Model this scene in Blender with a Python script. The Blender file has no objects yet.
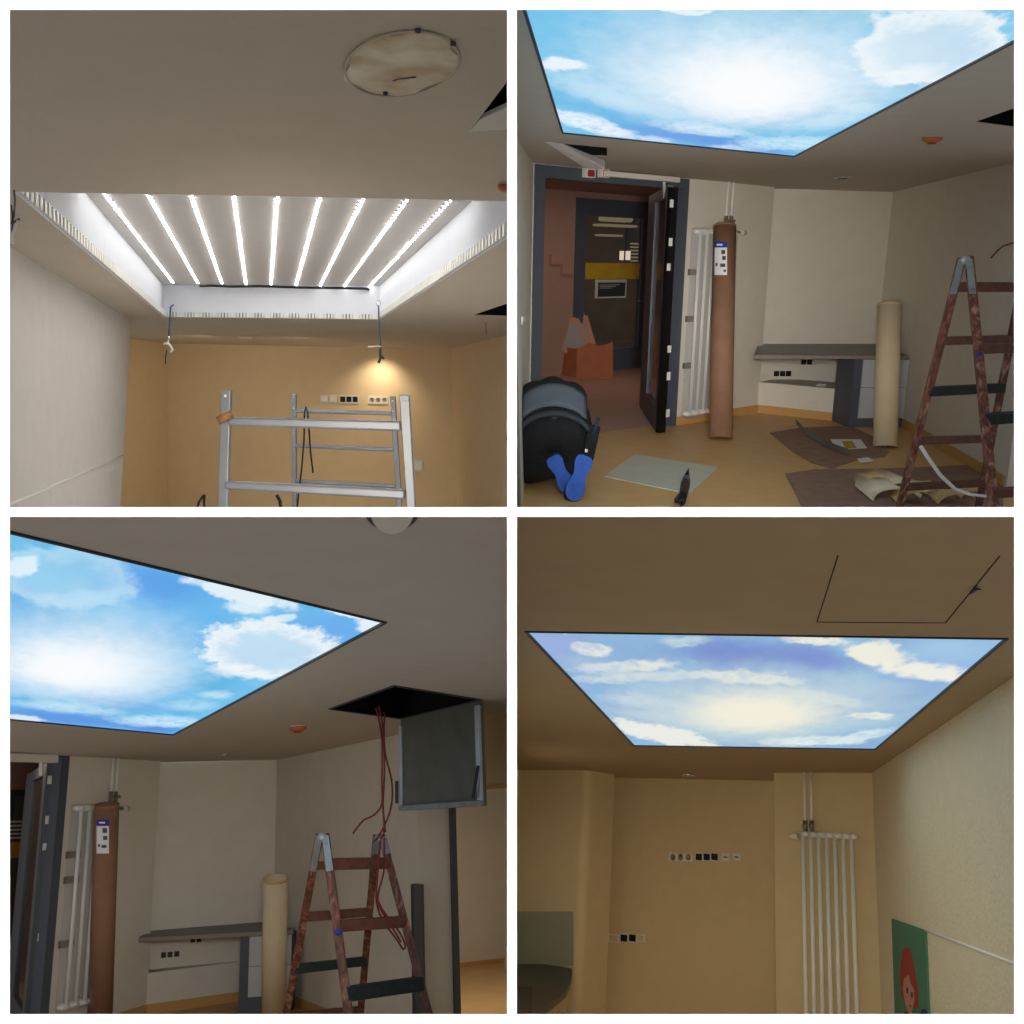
import bpy, bmesh, math, random
import numpy as np
from mathutils import Vector, Matrix
from mathutils.geometry import tessellate_polygon
random.seed(4)
V = Vector
F = 1000.0                                   # focal length in pixels of the 1024 px frame
EYE = V((0, 0, 10))
SC = bpy.context.scene
COL = SC.collection

# ------------------------------------------------------------------ materials
def lin(c):
    return tuple(((x/255)/12.92 if x/255 <= .04045 else (((x/255)+.055)/1.055)**2.4) for x in c) + (1.0,)

def mat(name, rgb, rough=.6, metal=0., var=.02, scale=6., bump=0., bscale=60., spec=.4, rgb2=None, alpha=None, stretch=None):
    m = bpy.data.materials.new(name); m.use_nodes = True
    nt = m.node_tree; b = nt.nodes['Principled BSDF']
    b.inputs['Roughness'].default_value = rough; b.inputs['Metallic'].default_value = metal
    b.inputs['Specular IOR Level'].default_value = spec
    tc = nt.nodes.new('ShaderNodeTexCoord')
    src = tc.outputs['Object']
    if stretch:
        mp = nt.nodes.new('ShaderNodeMapping'); mp.inputs['Scale'].default_value = stretch
        nt.links.new(src, mp.inputs['Vector']); src = mp.outputs['Vector']
    n = nt.nodes.new('ShaderNodeTexNoise'); n.inputs['Scale'].default_value = scale; n.inputs['Detail'].default_value = 4
    nt.links.new(src, n.inputs['Vector'])
    r = nt.nodes.new('ShaderNodeValToRGB')
    c = lin(rgb)
    lo = lin(rgb2) if rgb2 else tuple(x*(1-var) for x in c[:3])+(1,)
    hi = c if rgb2 else tuple(min(1, x*(1+var)) for x in c[:3])+(1,)
    r.color_ramp.elements[0].position = .35; r.color_ramp.elements[1].position = .65
    r.color_ramp.elements[0].color = lo; r.color_ramp.elements[1].color = hi
    nt.links.new(n.outputs['Fac'], r.inputs['Fac']); nt.links.new(r.outputs['Color'], b.inputs['Base Color'])
    if bump:
        n2 = nt.nodes.new('ShaderNodeTexNoise'); n2.inputs['Scale'].default_value = bscale
        nt.links.new(src, n2.inputs['Vector'])
        bp = nt.nodes.new('ShaderNodeBump'); bp.inputs['Strength'].default_value = bump; bp.inputs['Distance'].default_value = .01
        nt.links.new(n2.outputs['Fac'], bp.inputs['Height']); nt.links.new(bp.outputs['Normal'], b.inputs['Normal'])
    if alpha is not None: b.inputs['Alpha'].default_value = alpha
    return m

def emit(name, rgb, s):
    m = bpy.data.materials.new(name); m.use_nodes = True; nt = m.node_tree
    nt.nodes.remove(nt.nodes['Principled BSDF'])
    e = nt.nodes.new('ShaderNodeEmission'); e.inputs['Color'].default_value = lin(rgb); e.inputs['Strength'].default_value = s
    nt.links.new(e.outputs[0], nt.nodes['Material Output'].inputs['Surface'])
    return m

def glass(name, tint=(200, 205, 200), a=.25):
    m = bpy.data.materials.new(name); m.use_nodes = True; nt = m.node_tree
    b = nt.nodes['Principled BSDF']; b.inputs['Base Color'].default_value = lin(tint)
    b.inputs['Roughness'].default_value = .08; b.inputs['Alpha'].default_value = a
    b.inputs['Specular IOR Level'].default_value = .6
    return m

def wood(name, c1, c2, sc=14):
    m = mat(name, c1, .55); nt = m.node_tree; b = nt.nodes['Principled BSDF']
    tc = nt.nodes.new('ShaderNodeTexCoord'); mp = nt.nodes.new('ShaderNodeMapping'); mp.inputs['Scale'].default_value = (1, 1, .12)
    w = nt.nodes.new('ShaderNodeTexNoise'); w.inputs['Scale'].default_value = sc*4; w.inputs['Detail'].default_value = 6; w.inputs['Distortion'].default_value = 1.2
    nt.links.new(tc.outputs['Object'], mp.inputs[0]); nt.links.new(mp.outputs[0], w.inputs['Vector'])
    r = nt.nodes.new('ShaderNodeValToRGB'); r.color_ramp.elements[0].position = .42; r.color_ramp.elements[1].position = .58
    r.color_ramp.elements[0].color = lin(c2); r.color_ramp.elements[1].color = lin(c1)
    e = r.color_ramp.elements.new(.90); e.color = lin((196, 176, 160))
    nt.links.new(w.outputs['Fac'], r.inputs['Fac']); nt.links.new(r.outputs['Color'], b.inputs['Base Color'])
    return m

M = dict(
    ceil=mat('ceiling_paint', (200, 188, 174), .9, bump=.15, bscale=40),
    ceilD=mat('warm_ceiling_paint', (180, 154, 116), .9, bump=.15, bscale=40),
    cream=mat('cream_wall_paint', (226, 218, 202), .85, bump=.2, bscale=60),
    greywall=mat('pale_grey_wall_paint', (218, 214, 210), .85, bump=.2, bscale=60),
    tan=mat('tan_wall_paint', (222, 199, 162), .85, bump=.2, bscale=60),
    beigeD=mat('beige_wall_paint', (220, 196, 154), .85, bump=.2, bscale=60),
    textD=mat('embossed_wallpaper', (232, 216, 180), .8, bump=.9, bscale=26, stretch=(1, 1, 1.4)),
    floor=mat('beige_vinyl_floor', (214, 172, 112), .45, bump=.05, var=.04),
    skirt=mat('tan_skirting', (205, 160, 96), .5),
    white=mat('white_paint', (246, 246, 242), .5, var=.01),
    whitem=mat('white_enamel', (238, 238, 232), .3, var=.02),
    plastic=mat('white_plastic', (228, 222, 210), .35, var=.02),
    black=mat('black_plastic', (12, 12, 13), .4),
    void=mat('dark_void', (14, 14, 14), .95),  # shade inside the ceiling hatches put into a near-black colour
    frame=mat('dark_panel_frame', (44, 52, 62), .5),
    grey=mat('blue_grey_metal', (80, 86, 96), .5, .0),
    dgrey=mat('dark_grey_metal', (54, 60, 66), .5),
    desk=mat('charcoal_laminate', (84, 86, 86), .4),
    alu=mat('aluminium', (138, 144, 154), .45, .6, var=.05, stretch=(1, 1, 1)),
    rail=mat('bright_steel_rail', (206, 214, 224), .35, .4),
    galv=mat('galvanised_steel', (150, 158, 160), .45, .55, var=.15, scale=12),
    hatchg=mat('grey_board', (112, 114, 104), .8, var=.08),
    brass=mat('steel_fitting', (150, 140, 125), .35, .7),
    wood=wood('worn_red_wood', (128, 78, 60), (82, 46, 36), 7),
    rung=mat('brown_wood', (96, 58, 44), .6, var=.25, scale=20),
    greenrung=mat('dark_green_rubber', (30, 42, 38), .8, var=.3, scale=40, bump=.4),
    kraft=mat('brown_cardboard', (146, 108, 84), .8, var=.08, bump=.3, bscale=20),
    rollp=mat('beige_paper_roll', (222, 203, 166), .75, var=.04),
    bpaper=mat('brown_floor_paper', (148, 118, 100), .8, var=.12, scale=9, bump=.4, bscale=9),
    kpaper=mat('light_kraft_paper', (212, 176, 124), .8, var=.1, scale=9),
    cpaper=mat('cream_paper', (232, 216, 184), .8, var=.08),
    gboard=mat('pale_grey_board', (200, 200, 180), .7, var=.04),
    paper=mat('white_paper', (238, 238, 238), .7, var=.02),
    blue=mat('blue_print', (34, 60, 150), .6),
    yellow=mat('yellow_film', (196, 160, 50), .5, var=.1),
    pinkw=mat('pinkish_corridor_wall', (166, 134, 118), .8),
    pinkf=mat('corridor_floor', (188, 150, 132), .5),
    carton=mat('orange_brown_carton', (166, 100, 64), .75, var=.1),
    edge=mat('desk_edge_strip', (150, 134, 120), .6),
    trayw=mat('pale_wood_frame', (176, 132, 106), .7),
    tray=mat('grey_tray_fill', (150, 142, 138), .7),
    orange=mat('orange_plastic', (186, 104, 60), .45),
    red=mat('dark_red_cable', (120, 38, 36), .5),
    redp=mat('red_plastic', (150, 50, 44), .5),
    steelb=mat('blue_grey_wire', (72, 88, 112), .5),
    plaster=mat('rough_plaster', (236, 230, 216), .9, rgb2=(196, 168, 128), scale=7, bump=1., bscale=14),
    cloth=mat('black_work_cloth', (24, 25, 27), .95, var=.2, scale=20, bump=.4),
    clothg=mat('grey_jacket_cloth', (84, 92, 100), .9, var=.1, bump=.3),
    belt=mat('dark_grey_belt', (50, 56, 60), .9, var=.1),
    sole=mat('blue_rubber', (44, 88, 178), .6, var=.12, scale=24, bump=.6, bscale=50),
    skin=mat('skin', (190, 140, 112), .6),
    hair=mat('dark_hair', (36, 28, 24), .8),
    ctop=mat('dark_stone_worktop', (34, 31, 27), .3, var=.2, scale=30),
    splash=mat('grey_green_splashback', (160, 160, 140), .5),
    cab=mat('cream_cabinet', (214, 200, 164), .5),
    drawer=mat('pale_grey_cabinet_front', (186, 190, 192), .5),
    green=mat('green_print', (72, 128, 96), .7),
    redh=mat('red_print', (166, 48, 36), .7),
    face=mat('pink_print', (198, 140, 116), .7),
    navy=mat('navy_print', (28, 44, 66), .7),
    silver=mat('polished_metal', (206, 206, 206), .2, .9),
    tape=mat('brown_tape', (150, 108, 72), .6),
    film=glass('plastic_wrap', (214, 220, 224), .16),
    pane=glass('door_glass', (90, 90, 80), .3),
    diode=emit('led_diode', (255, 252, 246), 38),
    boxw=mat('white_light_box', (232, 236, 246), .8, var=.01),
    boxc=mat('grey_light_box_top', (206, 202, 200), .85),
    lamp=emit('lit_lamp', (255, 236, 210), 1.3),
    dim=emit('dim_glow', (190, 170, 140), .55),
)

# ------------------------------------------------------------------ rooms: every room is a rigid set with its own level frame
class Room:
    def __init__(s, a, b, h, e):
        z = V((a, b, 1)).normalized(); y = (V((0, 1, 0)) - z*z.y).normalized(); x = y.cross(z)
        s.R = Matrix((x, y, z)); s.h = h; s.e = e
        m = Matrix((x, y, z)).transposed().to_4x4(); m.translation = EYE
        s.M = m
    def ray(s, px, py): return s.R @ V(((px-512)/F, 1, -(py-512)/F))
    def hz(s, px, py, z):
        d = s.ray(px, py); return d*(z/d.z)
    def ceil(s, px, py, up=0.): return s.hz(px, py, s.h+up)
    def floor(s, px, py, up=0.): return s.hz(px, py, -s.e+up)
    def pt(s, px, py, d): return s.ray(px, py)*d
    def pix(s, p):
        w = s.R.transposed() @ p; return 512+F*w.x/w.y, 512-F*w.z/w.y

class Wall:                                 # a vertical plane in a room
    def __init__(s, r, p0, p1):
        s.r = r; s.o = V((p0.x, p0.y, 0)); s.t = V((p1.x-p0.x, p1.y-p0.y, 0)).normalized()
        s.n = s.t.cross(V((0, 0, 1)))
        if s.n.dot(-s.o) < 0: s.n = -s.n
    def at(s, px, py, off=0.):
        d = s.r.ray(px, py); return d*((s.o+s.n*off).dot(s.n)/d.dot(s.n))
    def P(s, a, z, off=0.): return s.o + s.t*a + s.n*off + V((0, 0, z))
    def sz(s, px, py, off=0.):
        p = s.at(px, py, off); return (p-s.o).dot(s.t), p.z
    def rect(s, x0, y0, x1, y1, off=0.):
        xm, ym = (x0+x1)/2, (y0+y1)/2
        a0 = s.sz(x0, ym, off)[0]; a1 = s.sz(x1, ym, off)[0]; z0 = s.sz(xm, y1, off)[1]; z1 = s.sz(xm, y0, off)[1]
        return a0, a1, z0, z1

class MB:
    def __init__(s): s.v = []; s.f = []; s.sm = []
    def add(s, vs, fs, smooth=False):
        k = len(s.v); s.v += [V(p) for p in vs]; s.f += [[i+k for i in f] for f in fs]; s.sm += [smooth]*len(fs); return s
    def hexa(s, a, b):                      # two loops of four
        return s.add(list(a)+list(b), [(0,1,2,3),(7,6,5,4),(0,4,5,1),(1,5,6,2),(2,6,7,3),(3,7,4,0)])
    def box(s, c, ex, ey, ez):
        q = [c-ex-ey-ez, c+ex-ey-ez, c+ex+ey-ez, c-ex+ey-ez]
        return s.hexa(q, [p+ez*2 for p in q])
    def cube(s, c, x, y, z): return s.box(V(c), V((x/2,0,0)), V((0,y/2,0)), V((0,0,z/2)))
    def prism(s, poly, vec, holes=()):
        loops = [list(poly)]+[list(h) for h in holes]
        allp = [p for l in loops for p in l]; n = len(allp)
        nrm = (loops[0][1]-loops[0][0]).cross(loops[0][2]-loops[0][1])
        tri = tessellate_polygon(loops)
        fs = [tuple(t) for t in tri] + [tuple(i+n for i in reversed(t)) for t in tri]
        k = 0
        for l in loops:
            m = len(l)
            for i in range(m): fs.append((k+i, k+(i+1) % m, n+k+(i+1) % m, n+k+i))
            k += m
        return s.add(allp+[p+vec for p in allp], fs)
    def slab(s, w, r, off, th):             # box on a wall: rect in (s,z), from off to off+th in front of it
        a0, a1, z0, z1 = r
        q = lambda o: [w.P(a0, z0, o), w.P(a1, z0, o), w.P(a1, z1, o), w.P(a0, z1, o)]
        return s.hexa(q(off), q(off+th))
    def beam(s, p0, p1, w, d, side=V((1,0,0))):
        t = (p1-p0).normalized(); a = (side - t*side.dot(t)).normalized(); b = t.cross(a)
        q = lambda p: [p+a*w/2+b*d/2, p-a*w/2+b*d/2, p-a*w/2-b*d/2, p+a*w/2-b*d/2]
        return s.hexa(q(p0), q(p1))
    def tube(s, path, r, n=12, caps=True, smooth=True):
        path = [V(p) for p in path]; m = len(path); rs = r if isinstance(r, (list, tuple)) else [r]*m
        vs = []; up = None
        for i, p in enumerate(path):
            t = (path[min(i+1, m-1)]-path[max(i-1, 0)]).normalized()
            if up is None: up = t.orthogonal().normalized()
            up = (up - t*up.dot(t)).normalized(); b = t.cross(up)
            for k in range(n):
                A = 2*math.pi*k/n; vs.append(p+(up*math.cos(A)+b*math.sin(A))*rs[i])
        fs = [(i*n+k, i*n+(k+1) % n, (i+1)*n+(k+1) % n, (i+1)*n+k) for i in range(m-1) for k in range(n)]
        s.add(vs, fs, smooth)
        if caps: s.add(vs[:n], [tuple(reversed(range(n)))]); s.add(vs[-n:], [tuple(range(n))])
        return s
    def lathe(s, c, prof, axis=V((0,0,1)), n=24, smooth=True):
        a = axis.normalized(); u = a.orthogonal().normalized(); w = a.cross(u); vs = []
        for (r, z) in prof:
            for k in range(n):
                A = 2*math.pi*k/n; vs.append(c+a*z+(u*math.cos(A)+w*math.sin(A))*max(r, 1e-4))
        m = len(prof)
        return s.add(vs, [(i*n+k, i*n+(k+1) % n, (i+1)*n+(k+1) % n, (i+1)*n+k) for i in range(m-1) for k in range(n)], smooth)
    def ell(s, c, rx, ry, rz, rot=None, n=16, m=10):
        rot = rot or Matrix.Identity(3); vs = []
        for i in range(m+1):
            B = math.pi*i/m
            for k in range(n):
                A = 2*math.pi*k/n
                vs.append(c+rot @ V((rx*math.sin(B)*math.cos(A), ry*math.sin(B)*math.sin(A), rz*math.cos(B))))
        return s.add(vs, [(i*n+k, i*n+(k+1) % n, (i+1)*n+(k+1) % n, (i+1)*n+k) for i in range(m) for k in range(n)], True)

def base_of(vs):
    c = sum(vs, V((0,0,0)))/len(vs); return V((c.x, c.y, min(p.z for p in vs)))

def link(name, mb, m, room, root=None, label=None, cat=None, group=None, kind=None, base=None, bevel=0, clip=None):
    if root is None: b = base if base is not None else base_of(mb.v)
    else:
        r = root
        b = V(r['_b'])
    me = bpy.data.meshes.new(name); me.from_pydata([p-b for p in mb.v], [], mb.f)
    bm = bmesh.new(); bm.from_mesh(me)
    for i, f in enumerate(bm.faces): f.smooth = mb.sm[i] if i < len(mb.sm) else False
    bmesh.ops.remove_doubles(bm, verts=bm.verts, dist=1e-6)
    bmesh.ops.recalc_face_normals(bm, faces=bm.faces); bm.to_mesh(me); bm.free()
    me.materials.append(m)
    o = bpy.data.objects.new(name, me); COL.objects.link(o); o['_b'] = b[:]
    if root is None: o.matrix_world = room.M @ Matrix.Translation(b)
    else: o.parent = root
    tag(o, label, cat, group, kind)
    if bevel:
        md = o.modifiers.new('bevel', 'BEVEL'); md.width = bevel; md.segments = 2; md.limit_method = 'ANGLE'
    return o

def tag(o, label=None, cat=None, group=None, kind=None):
    for k, v in (('label', label), ('category', cat), ('group', group), ('kind', kind)):
        if v: o[k] = v

def thing(room, name, label, cat, base, group=None):
    o = bpy.data.objects.new(name, None); o.empty_display_size = .1; COL.objects.link(o)
    o.matrix_world = room.M @ Matrix.Translation(base); o['_b'] = base[:]
    tag(o, label, cat, group); return o

def struct(name, mb, m, room): return link(name, mb, m, room, kind='structure')

UP = V((0, 0, 1))
A = Room(.0275, -.109, .75, 1.75)
B = Room(.015, -.2553, .78, 1.70)
C = Room(-.045, .302, .68, 1.70)
D = Room(.078, .335, .90, 2.20)

# ------------------------------------------------------------------ white partitions between the four rooms
class World: M = Matrix.Translation(EYE)
W0 = World()
def flared(y0, y1, t, horiz):
    mb = MB(); k = .54; h = t/2
    if horiz: q = lambda y: [V((-k*y, y, -h)), V((k*y, y, -h)), V((k*y, y, h)), V((-k*y, y, h))]
    else: q = lambda y: [V((-h, y, -k*y)), V((h, y, -k*y)), V((h, y, k*y)), V((-h, y, k*y))]
    return mb.hexa(q(y0), q(y1))
GY = 1.8; px = GY/F
link('wall_middle', flared(GY, 17.5, 10*px, False), M['white'], W0, kind='structure')
link('floor_middle', flared(GY+.0006, 17.5, 10*px, True), M['white'], W0, kind='structure')
o_, i_ = 520*px, 502*px
for nm, (x0, x1, z0, z1) in dict(trim_1=(-o_, -i_, -o_, o_), trim_2=(i_, o_, -o_, o_), trim_3=(-i_, i_, i_, o_), trim_4=(-i_, i_, -o_, -i_)).items():
    fr_ = [V((x, GY, z)) for x, z in ((x0,z0),(x1,z0),(x1,z1),(x0,z1))]; k_ = 1.82/1.8*1.006
    bk_ = [V((p.x*k_, GY+.02, p.z*k_)) for p in fr_]
    link(nm, MB().hexa(fr_, bk_), M['white'], W0, kind='structure')

def ceiling(room, pts, holes=(), m='ceil', z=0., th=.004, nm='ceiling'):
    struct(nm, MB().prism([room.ceil(*p, z) for p in pts], UP*th, [[room.ceil(*p, z) for p in h] for h in holes]), M[m], room)

def wall_poly(w, pts, m, nm, th=.08, room=None):   # pts in pixels on the wall plane
    struct(nm, MB().prism([w.at(*p) for p in pts], -w.n*th), M[m], w.r)

def wall_full(w, x0, y0, x1, y1, m, nm, th=.08, zb=None, zt=None):  # between the ceiling pixels of two points, from ceiling down to zb
    a0 = w.sz(x0, y0)[0]; a1 = w.sz(x1, y1)[0]
    zt = w.r.h if zt is None else zt; zb = -w.r.e if zb is None else zb
    struct(nm, MB().slab(w, (a0, a1, zb, zt), -th, th), M[m], w.r)

def disc_thing(room, name, label, cat, px_, py_, rad, parts, group=None):
    c = room.ceil(px_, py_); t = thing(room, name, label, cat, c, group)
    for nm, m, prof in parts: link(nm, MB().lathe(c, [(r*rad, -z) for r, z in prof]), M[m], room, t)
    return t

def socket_unit(w, box, m, insert, root=None, nm='frame'):
    pass

# ------------------------------------------------------------------ sky film material
def sky_material(name, room, base, ref, blobs, stops, deep):
    """printed clouds: soft ellipses broken up by noise, laid out on the film's own plane"""
    c0 = room.ceil(*ref); jx = room.ceil(ref[0]+1, ref[1])-c0; jy = room.ceil(ref[0], ref[1]+1)-c0
    J = Matrix(((jx.x, jy.x), (jx.y, jy.y))).inverted()
    def T(pxy):
        p = room.ceil(*pxy)-c0; return J @ V((p.x, p.y))
    m = bpy.data.materials.new(name); m.use_nodes = True; nt = m.node_tree; N = nt.nodes; L = nt.links
    N.remove(N['Principled BSDF'])
    def node(t, **k):
        n = N.new(t)
        for a, b in k.items(): setattr(n, a, b)
        return n
    def math_(op, a, b=None, clamp=False):
        n = node('ShaderNodeMath', operation=op, use_clamp=clamp)
        for i, x in enumerate((a, b)):
            if x is None: continue
            if isinstance(x, (int, float)): n.inputs[i].default_value = x
            else: L.new(x, n.inputs[i])
        return n.outputs[0]
    def dot(vec, d):
        n = node('ShaderNodeVectorMath', operation='DOT_PRODUCT'); L.new(vec, n.inputs[0]); n.inputs[1].default_value = d
        return n.outputs['Value']
    tc = node('ShaderNodeTexCoord')
    off = base-c0
    sub = node('ShaderNodeVectorMath', operation='ADD'); L.new(tc.outputs['Object'], sub.inputs[0]); sub.inputs[1].default_value = (off.x, off.y, 0)
    cm = node('ShaderNodeCombineXYZ')
    L.new(dot(sub.outputs[0], (J[0][0], J[0][1], 0)), cm.inputs[0]); L.new(dot(sub.outputs[0], (J[1][0], J[1][1], 0)), cm.inputs[1])
    t = cm.outputs[0]
    def noise(sc, det, rough=.55, st=(1, 2.2, 1), loc=0):
        mp = node('ShaderNodeMapping'); mp.inputs['Scale'].default_value = st; mp.inputs['Location'].default_value = (loc, loc, 0); L.new(t, mp.inputs[0])
        n = node('ShaderNodeTexNoise'); n.inputs['Scale'].default_value = sc; n.inputs['Detail'].default_value = det; n.inputs['Roughness'].default_value = rough
        L.new(mp.outputs[0], n.inputs['Vector']); return n
    nf = noise(.045, 7, .62); ns = noise(.012, 4, .5, loc=40); nw = noise(.05, 3, loc=90)
    e1 = math_('SUBTRACT', nf.outputs['Fac'], .5); e2 = math_('SUBTRACT', ns.outputs['Fac'], .5)
    wv = node('ShaderNodeVectorMath', operation='SUBTRACT'); L.new(nw.outputs['Color'], wv.inputs[0]); wv.inputs[1].default_value = (.5, .5, .5)
    ws = node('ShaderNodeVectorMath', operation='SCALE'); L.new(wv.outputs[0], ws.inputs[0]); ws.inputs['Scale'].default_value = 9
    tw = node('ShaderNodeVectorMath', operation='ADD'); L.new(t, tw.inputs[0]); L.new(ws.outputs[0], tw.inputs[1])
    def blob(px_, py_, rx, ry, sl, soft, k):
        # exact outline of the tilted ellipse on the film's plane
        n_ = 16; P_ = [T((px_+rx*math.cos(2*math.pi*i/n_), py_+rx*sl*math.cos(2*math.pi*i/n_)+ry*math.sin(2*math.pi*i/n_))) for i in range(n_)]
        g = sum(P_, V((0,0)))/n_; A_ = np.array([[(p.x-g.x)**2, (p.x-g.x)*(p.y-g.y), (p.y-g.y)**2, p.x-g.x, p.y-g.y] for p in P_])
        sc_ = np.abs(A_).max(axis=0); k_ = np.linalg.lstsq(A_/sc_, np.ones(n_), rcond=None)[0]/sc_
        Q = np.array([[k_[0], k_[1]/2], [k_[1]/2, k_[2]]]); cc0 = -np.linalg.solve(2*Q, k_[3:]); lam = 1+cc0 @ Q @ cc0
        I = np.linalg.cholesky(Q/lam).T.tolist(); c = V((g.x+cc0[0], g.y+cc0[1]))
        s_ = node('ShaderNodeVectorMath', operation='SUBTRACT'); L.new(tw.outputs[0], s_.inputs[0]); s_.inputs[1].default_value = (c.x, c.y, 0)
        cc = node('ShaderNodeCombineXYZ')
        L.new(dot(s_.outputs[0], (I[0][0], I[0][1], 0)), cc.inputs[0]); L.new(dot(s_.outputs[0], (I[1][0], I[1][1], 0)), cc.inputs[1])
        ln = node('ShaderNodeVectorMath', operation='LENGTH'); L.new(cc.outputs[0], ln.inputs[0])
        d = math_('ADD', ln.outputs['Value'], math_('MULTIPLY', e1, k))
        return d
    def ramp(d, a, b, lo, hi, sm=True):
        n = node('ShaderNodeMapRange'); n.interpolation_type = 'SMOOTHSTEP' if sm else 'LINEAR'
        L.new(d, n.inputs[0]); n.inputs[1].default_value = a; n.inputs[2].default_value = b; n.inputs[3].default_value = lo; n.inputs[4].default_value = hi
        return n.outputs[0]
    # base blue
    cr = node('ShaderNodeValToRGB'); L.new(ns.outputs['Fac'], cr.inputs['Fac'])
    cr.color_ramp.elements[0].position = .3; cr.color_ramp.elements[0].color = lin(stops[0])
    cr.color_ramp.elements[1].position = .7; cr.color_ramp.elements[1].color = lin(stops[1])
    colr = cr.outputs[0]
    def mix(fac, a, colb):
        n = node('ShaderNodeMix', data_type='RGBA'); L.new(fac, n.inputs[0]); L.new(a, n.inputs[6]); n.inputs[7].default_value = lin(colb)
        return n.outputs[2]
    for (x, y, rx, ry, sl, rgb, amt) in deep:
        colr = mix(ramp(blob(x, y, rx, ry, sl, 0, .5), 1.5, .2, 0, amt), colr, rgb)
    for (x, y, rx, ry, sl, soft, amt, kind, rgb) in blobs:
        d = blob(x, y, rx, ry, sl, soft, {'g': .6, 'h': 1.5, 's': 1.9, 'r': .9}[kind])
        v = ramp(d, 1+soft, 1-soft, 0, amt)
        if kind == 'r': v = math_('MULTIPLY', v, ramp(d, .5, .95, .55, 1.))
        if kind in 's': v = math_('MULTIPLY', v, ramp(nf.outputs['Fac'], .3, .6, .4, 1.))
        colr = mix(v, colr, rgb)
    # faint vertical streaks of the film
    em = node('ShaderNodeEmission'); L.new(colr, em.inputs[0]); em.inputs[1].default_value = 1.0
    L.new(em.outputs[0], N['Material Output'].inputs[0])
    return m

def sky_panel(room, corners, ref, blobs, stops, deep, label, fw=.035):
    P = [room.ceil(*c) for c in corners]
    c = sum(P, V((0,0,0)))/len(P)
    t = thing(room, 'sky_light_panel', label, 'ceiling light', V((c.x, c.y, room.h)))
    fr = MB(); n = len(P)
    inner = []
    for i in range(n):
        a, b, d = P[i-1], P[i], P[(i+1) % n]
        e1 = (b-a).normalized(); e2 = (d-b).normalized(); n1 = UP.cross(e1); n2 = UP.cross(e2)
        if n1.dot(c-b) < 0: n1 = -n1
        if n2.dot(c-b) < 0: n2 = -n2
        k = (n1+n2); inner.append(b + k*(fw/max(.3, (1+n1.dot(n2)))))
    for i in range(n):
        j = (i+1) % n
        fr.hexa([P[i]-UP*.006, P[j]-UP*.006, inner[j]-UP*.006, inner[i]-UP*.006], [p+UP*.05 for p in (P[i], P[j], inner[j], inner[i])])
    link('frame', fr, M['frame'], room, t)
    fm = MB().prism([p+UP*.003 for p in inner], UP*.03)
    m = sky_material('sky_print', room, V((c.x, c.y, room.h)), ref, blobs, stops, deep)
    link('sky_film', fm, m, room, t)

def skirting(w, a0, a1, z0=None, hh=.075, idx='trim_5'):
    z0 = -w.r.e if z0 is None else z0
    struct(idx, MB().slab(w, (a0, a1, z0, z0+hh), 0, .015), M['skirt'], w.r)

#####################################################################  ROOM A : top left, open light box
R = A
LB = (13, 191.5); RB = (511.7, 201.1); LBk = (163, 317); RBk = (380, 319.5); RF = (511.7, 235.5)
ceiling(A, [(-3,-3),(511.7,-3),(511.7,75.5),(469.5,131.5),(511.7,129.5),RB,LB,LBk,RBk,RF,(511.7,302),(473.5,315),(511.7,316.3),(511.7,333.7),(450,349),(168,344.2),(120,339),(120,312.8),(-3,238.8)])
bw = Wall(A, A.ceil(168,343.5), A.ceil(450,349))
def wall_to(w, x0, x1, yb, m, nm, th=.08):       # from the ceiling down to pixel row yb
    top0 = w.at(x0, 300); top1 = w.at(x1, 300)
    a0 = w.sz(x0, yb)[0]; a1 = w.sz(x1, yb)[0]; b0 = w.sz(x0, 340)[0]; b1 = w.sz(x1, 340)[0]
    q = [w.P(b0, w.r.h), w.P(b1, w.r.h), w.at(x1, yb), w.at(x0, yb)]
    struct(nm, MB().prism(q, -w.n*th), M[m], w.r)
wall_to(bw, 167.5, 458, 511.5, 'tan', 'wall_back')
nw_ = Wall(A, A.ceil(112,336.5), A.ceil(168,343.5)); wall_to(nw_, 105, 168, 511.5, 'tan', 'wall_niche')
rw = Wall(A, A.ceil(450,349), A.ceil(511.7,333.7))
struct('wall_right', MB().prism([A.ceil(450,349), A.ceil(511.7,333.7), rw.at(511.7,511.5), rw.at(457.5,511.5)], -rw.n*.08), M['tan'], A)
lw = Wall(A, A.ceil(-3,238.8), A.ceil(131,319.8))
struct('wall_left', MB().prism([A.ceil(-3,238.8), A.ceil(131.5,320.1), lw.at(120,511.5), lw.at(-3,511.5)], -lw.n*.08), M['greywall'], A)
struct('trim_5', MB().tube([lw.at(-3, 509.7, .004), lw.at(122.5, 455.5, .004)], .008, 6), M['white'], A)
# light box above the opening
zt = A.h*.41
t = thing(A, 'ceiling_light_box', 'open white recess in the ceiling that holds the nine bare light strips', 'light box', A.ceil(270, 260))
quad = [A.ceil(*p) for p in (LB, LBk, RBk, RF, RB)]
def lift(p0, p1): return MB().prism([p0, p1, p1+UP*zt, p0+UP*zt], (p1-p0).cross(UP).normalized()*.01)
for i, (a, b) in enumerate(((0,1),(1,2),(2,3),(4,0))):
    link('side_panel', lift(quad[a], quad[b]), M['boxw'], A, t)
link('top_panel', MB().prism([p+UP*zt for p in quad], UP*.03), M['boxc'], A, t)
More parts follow.
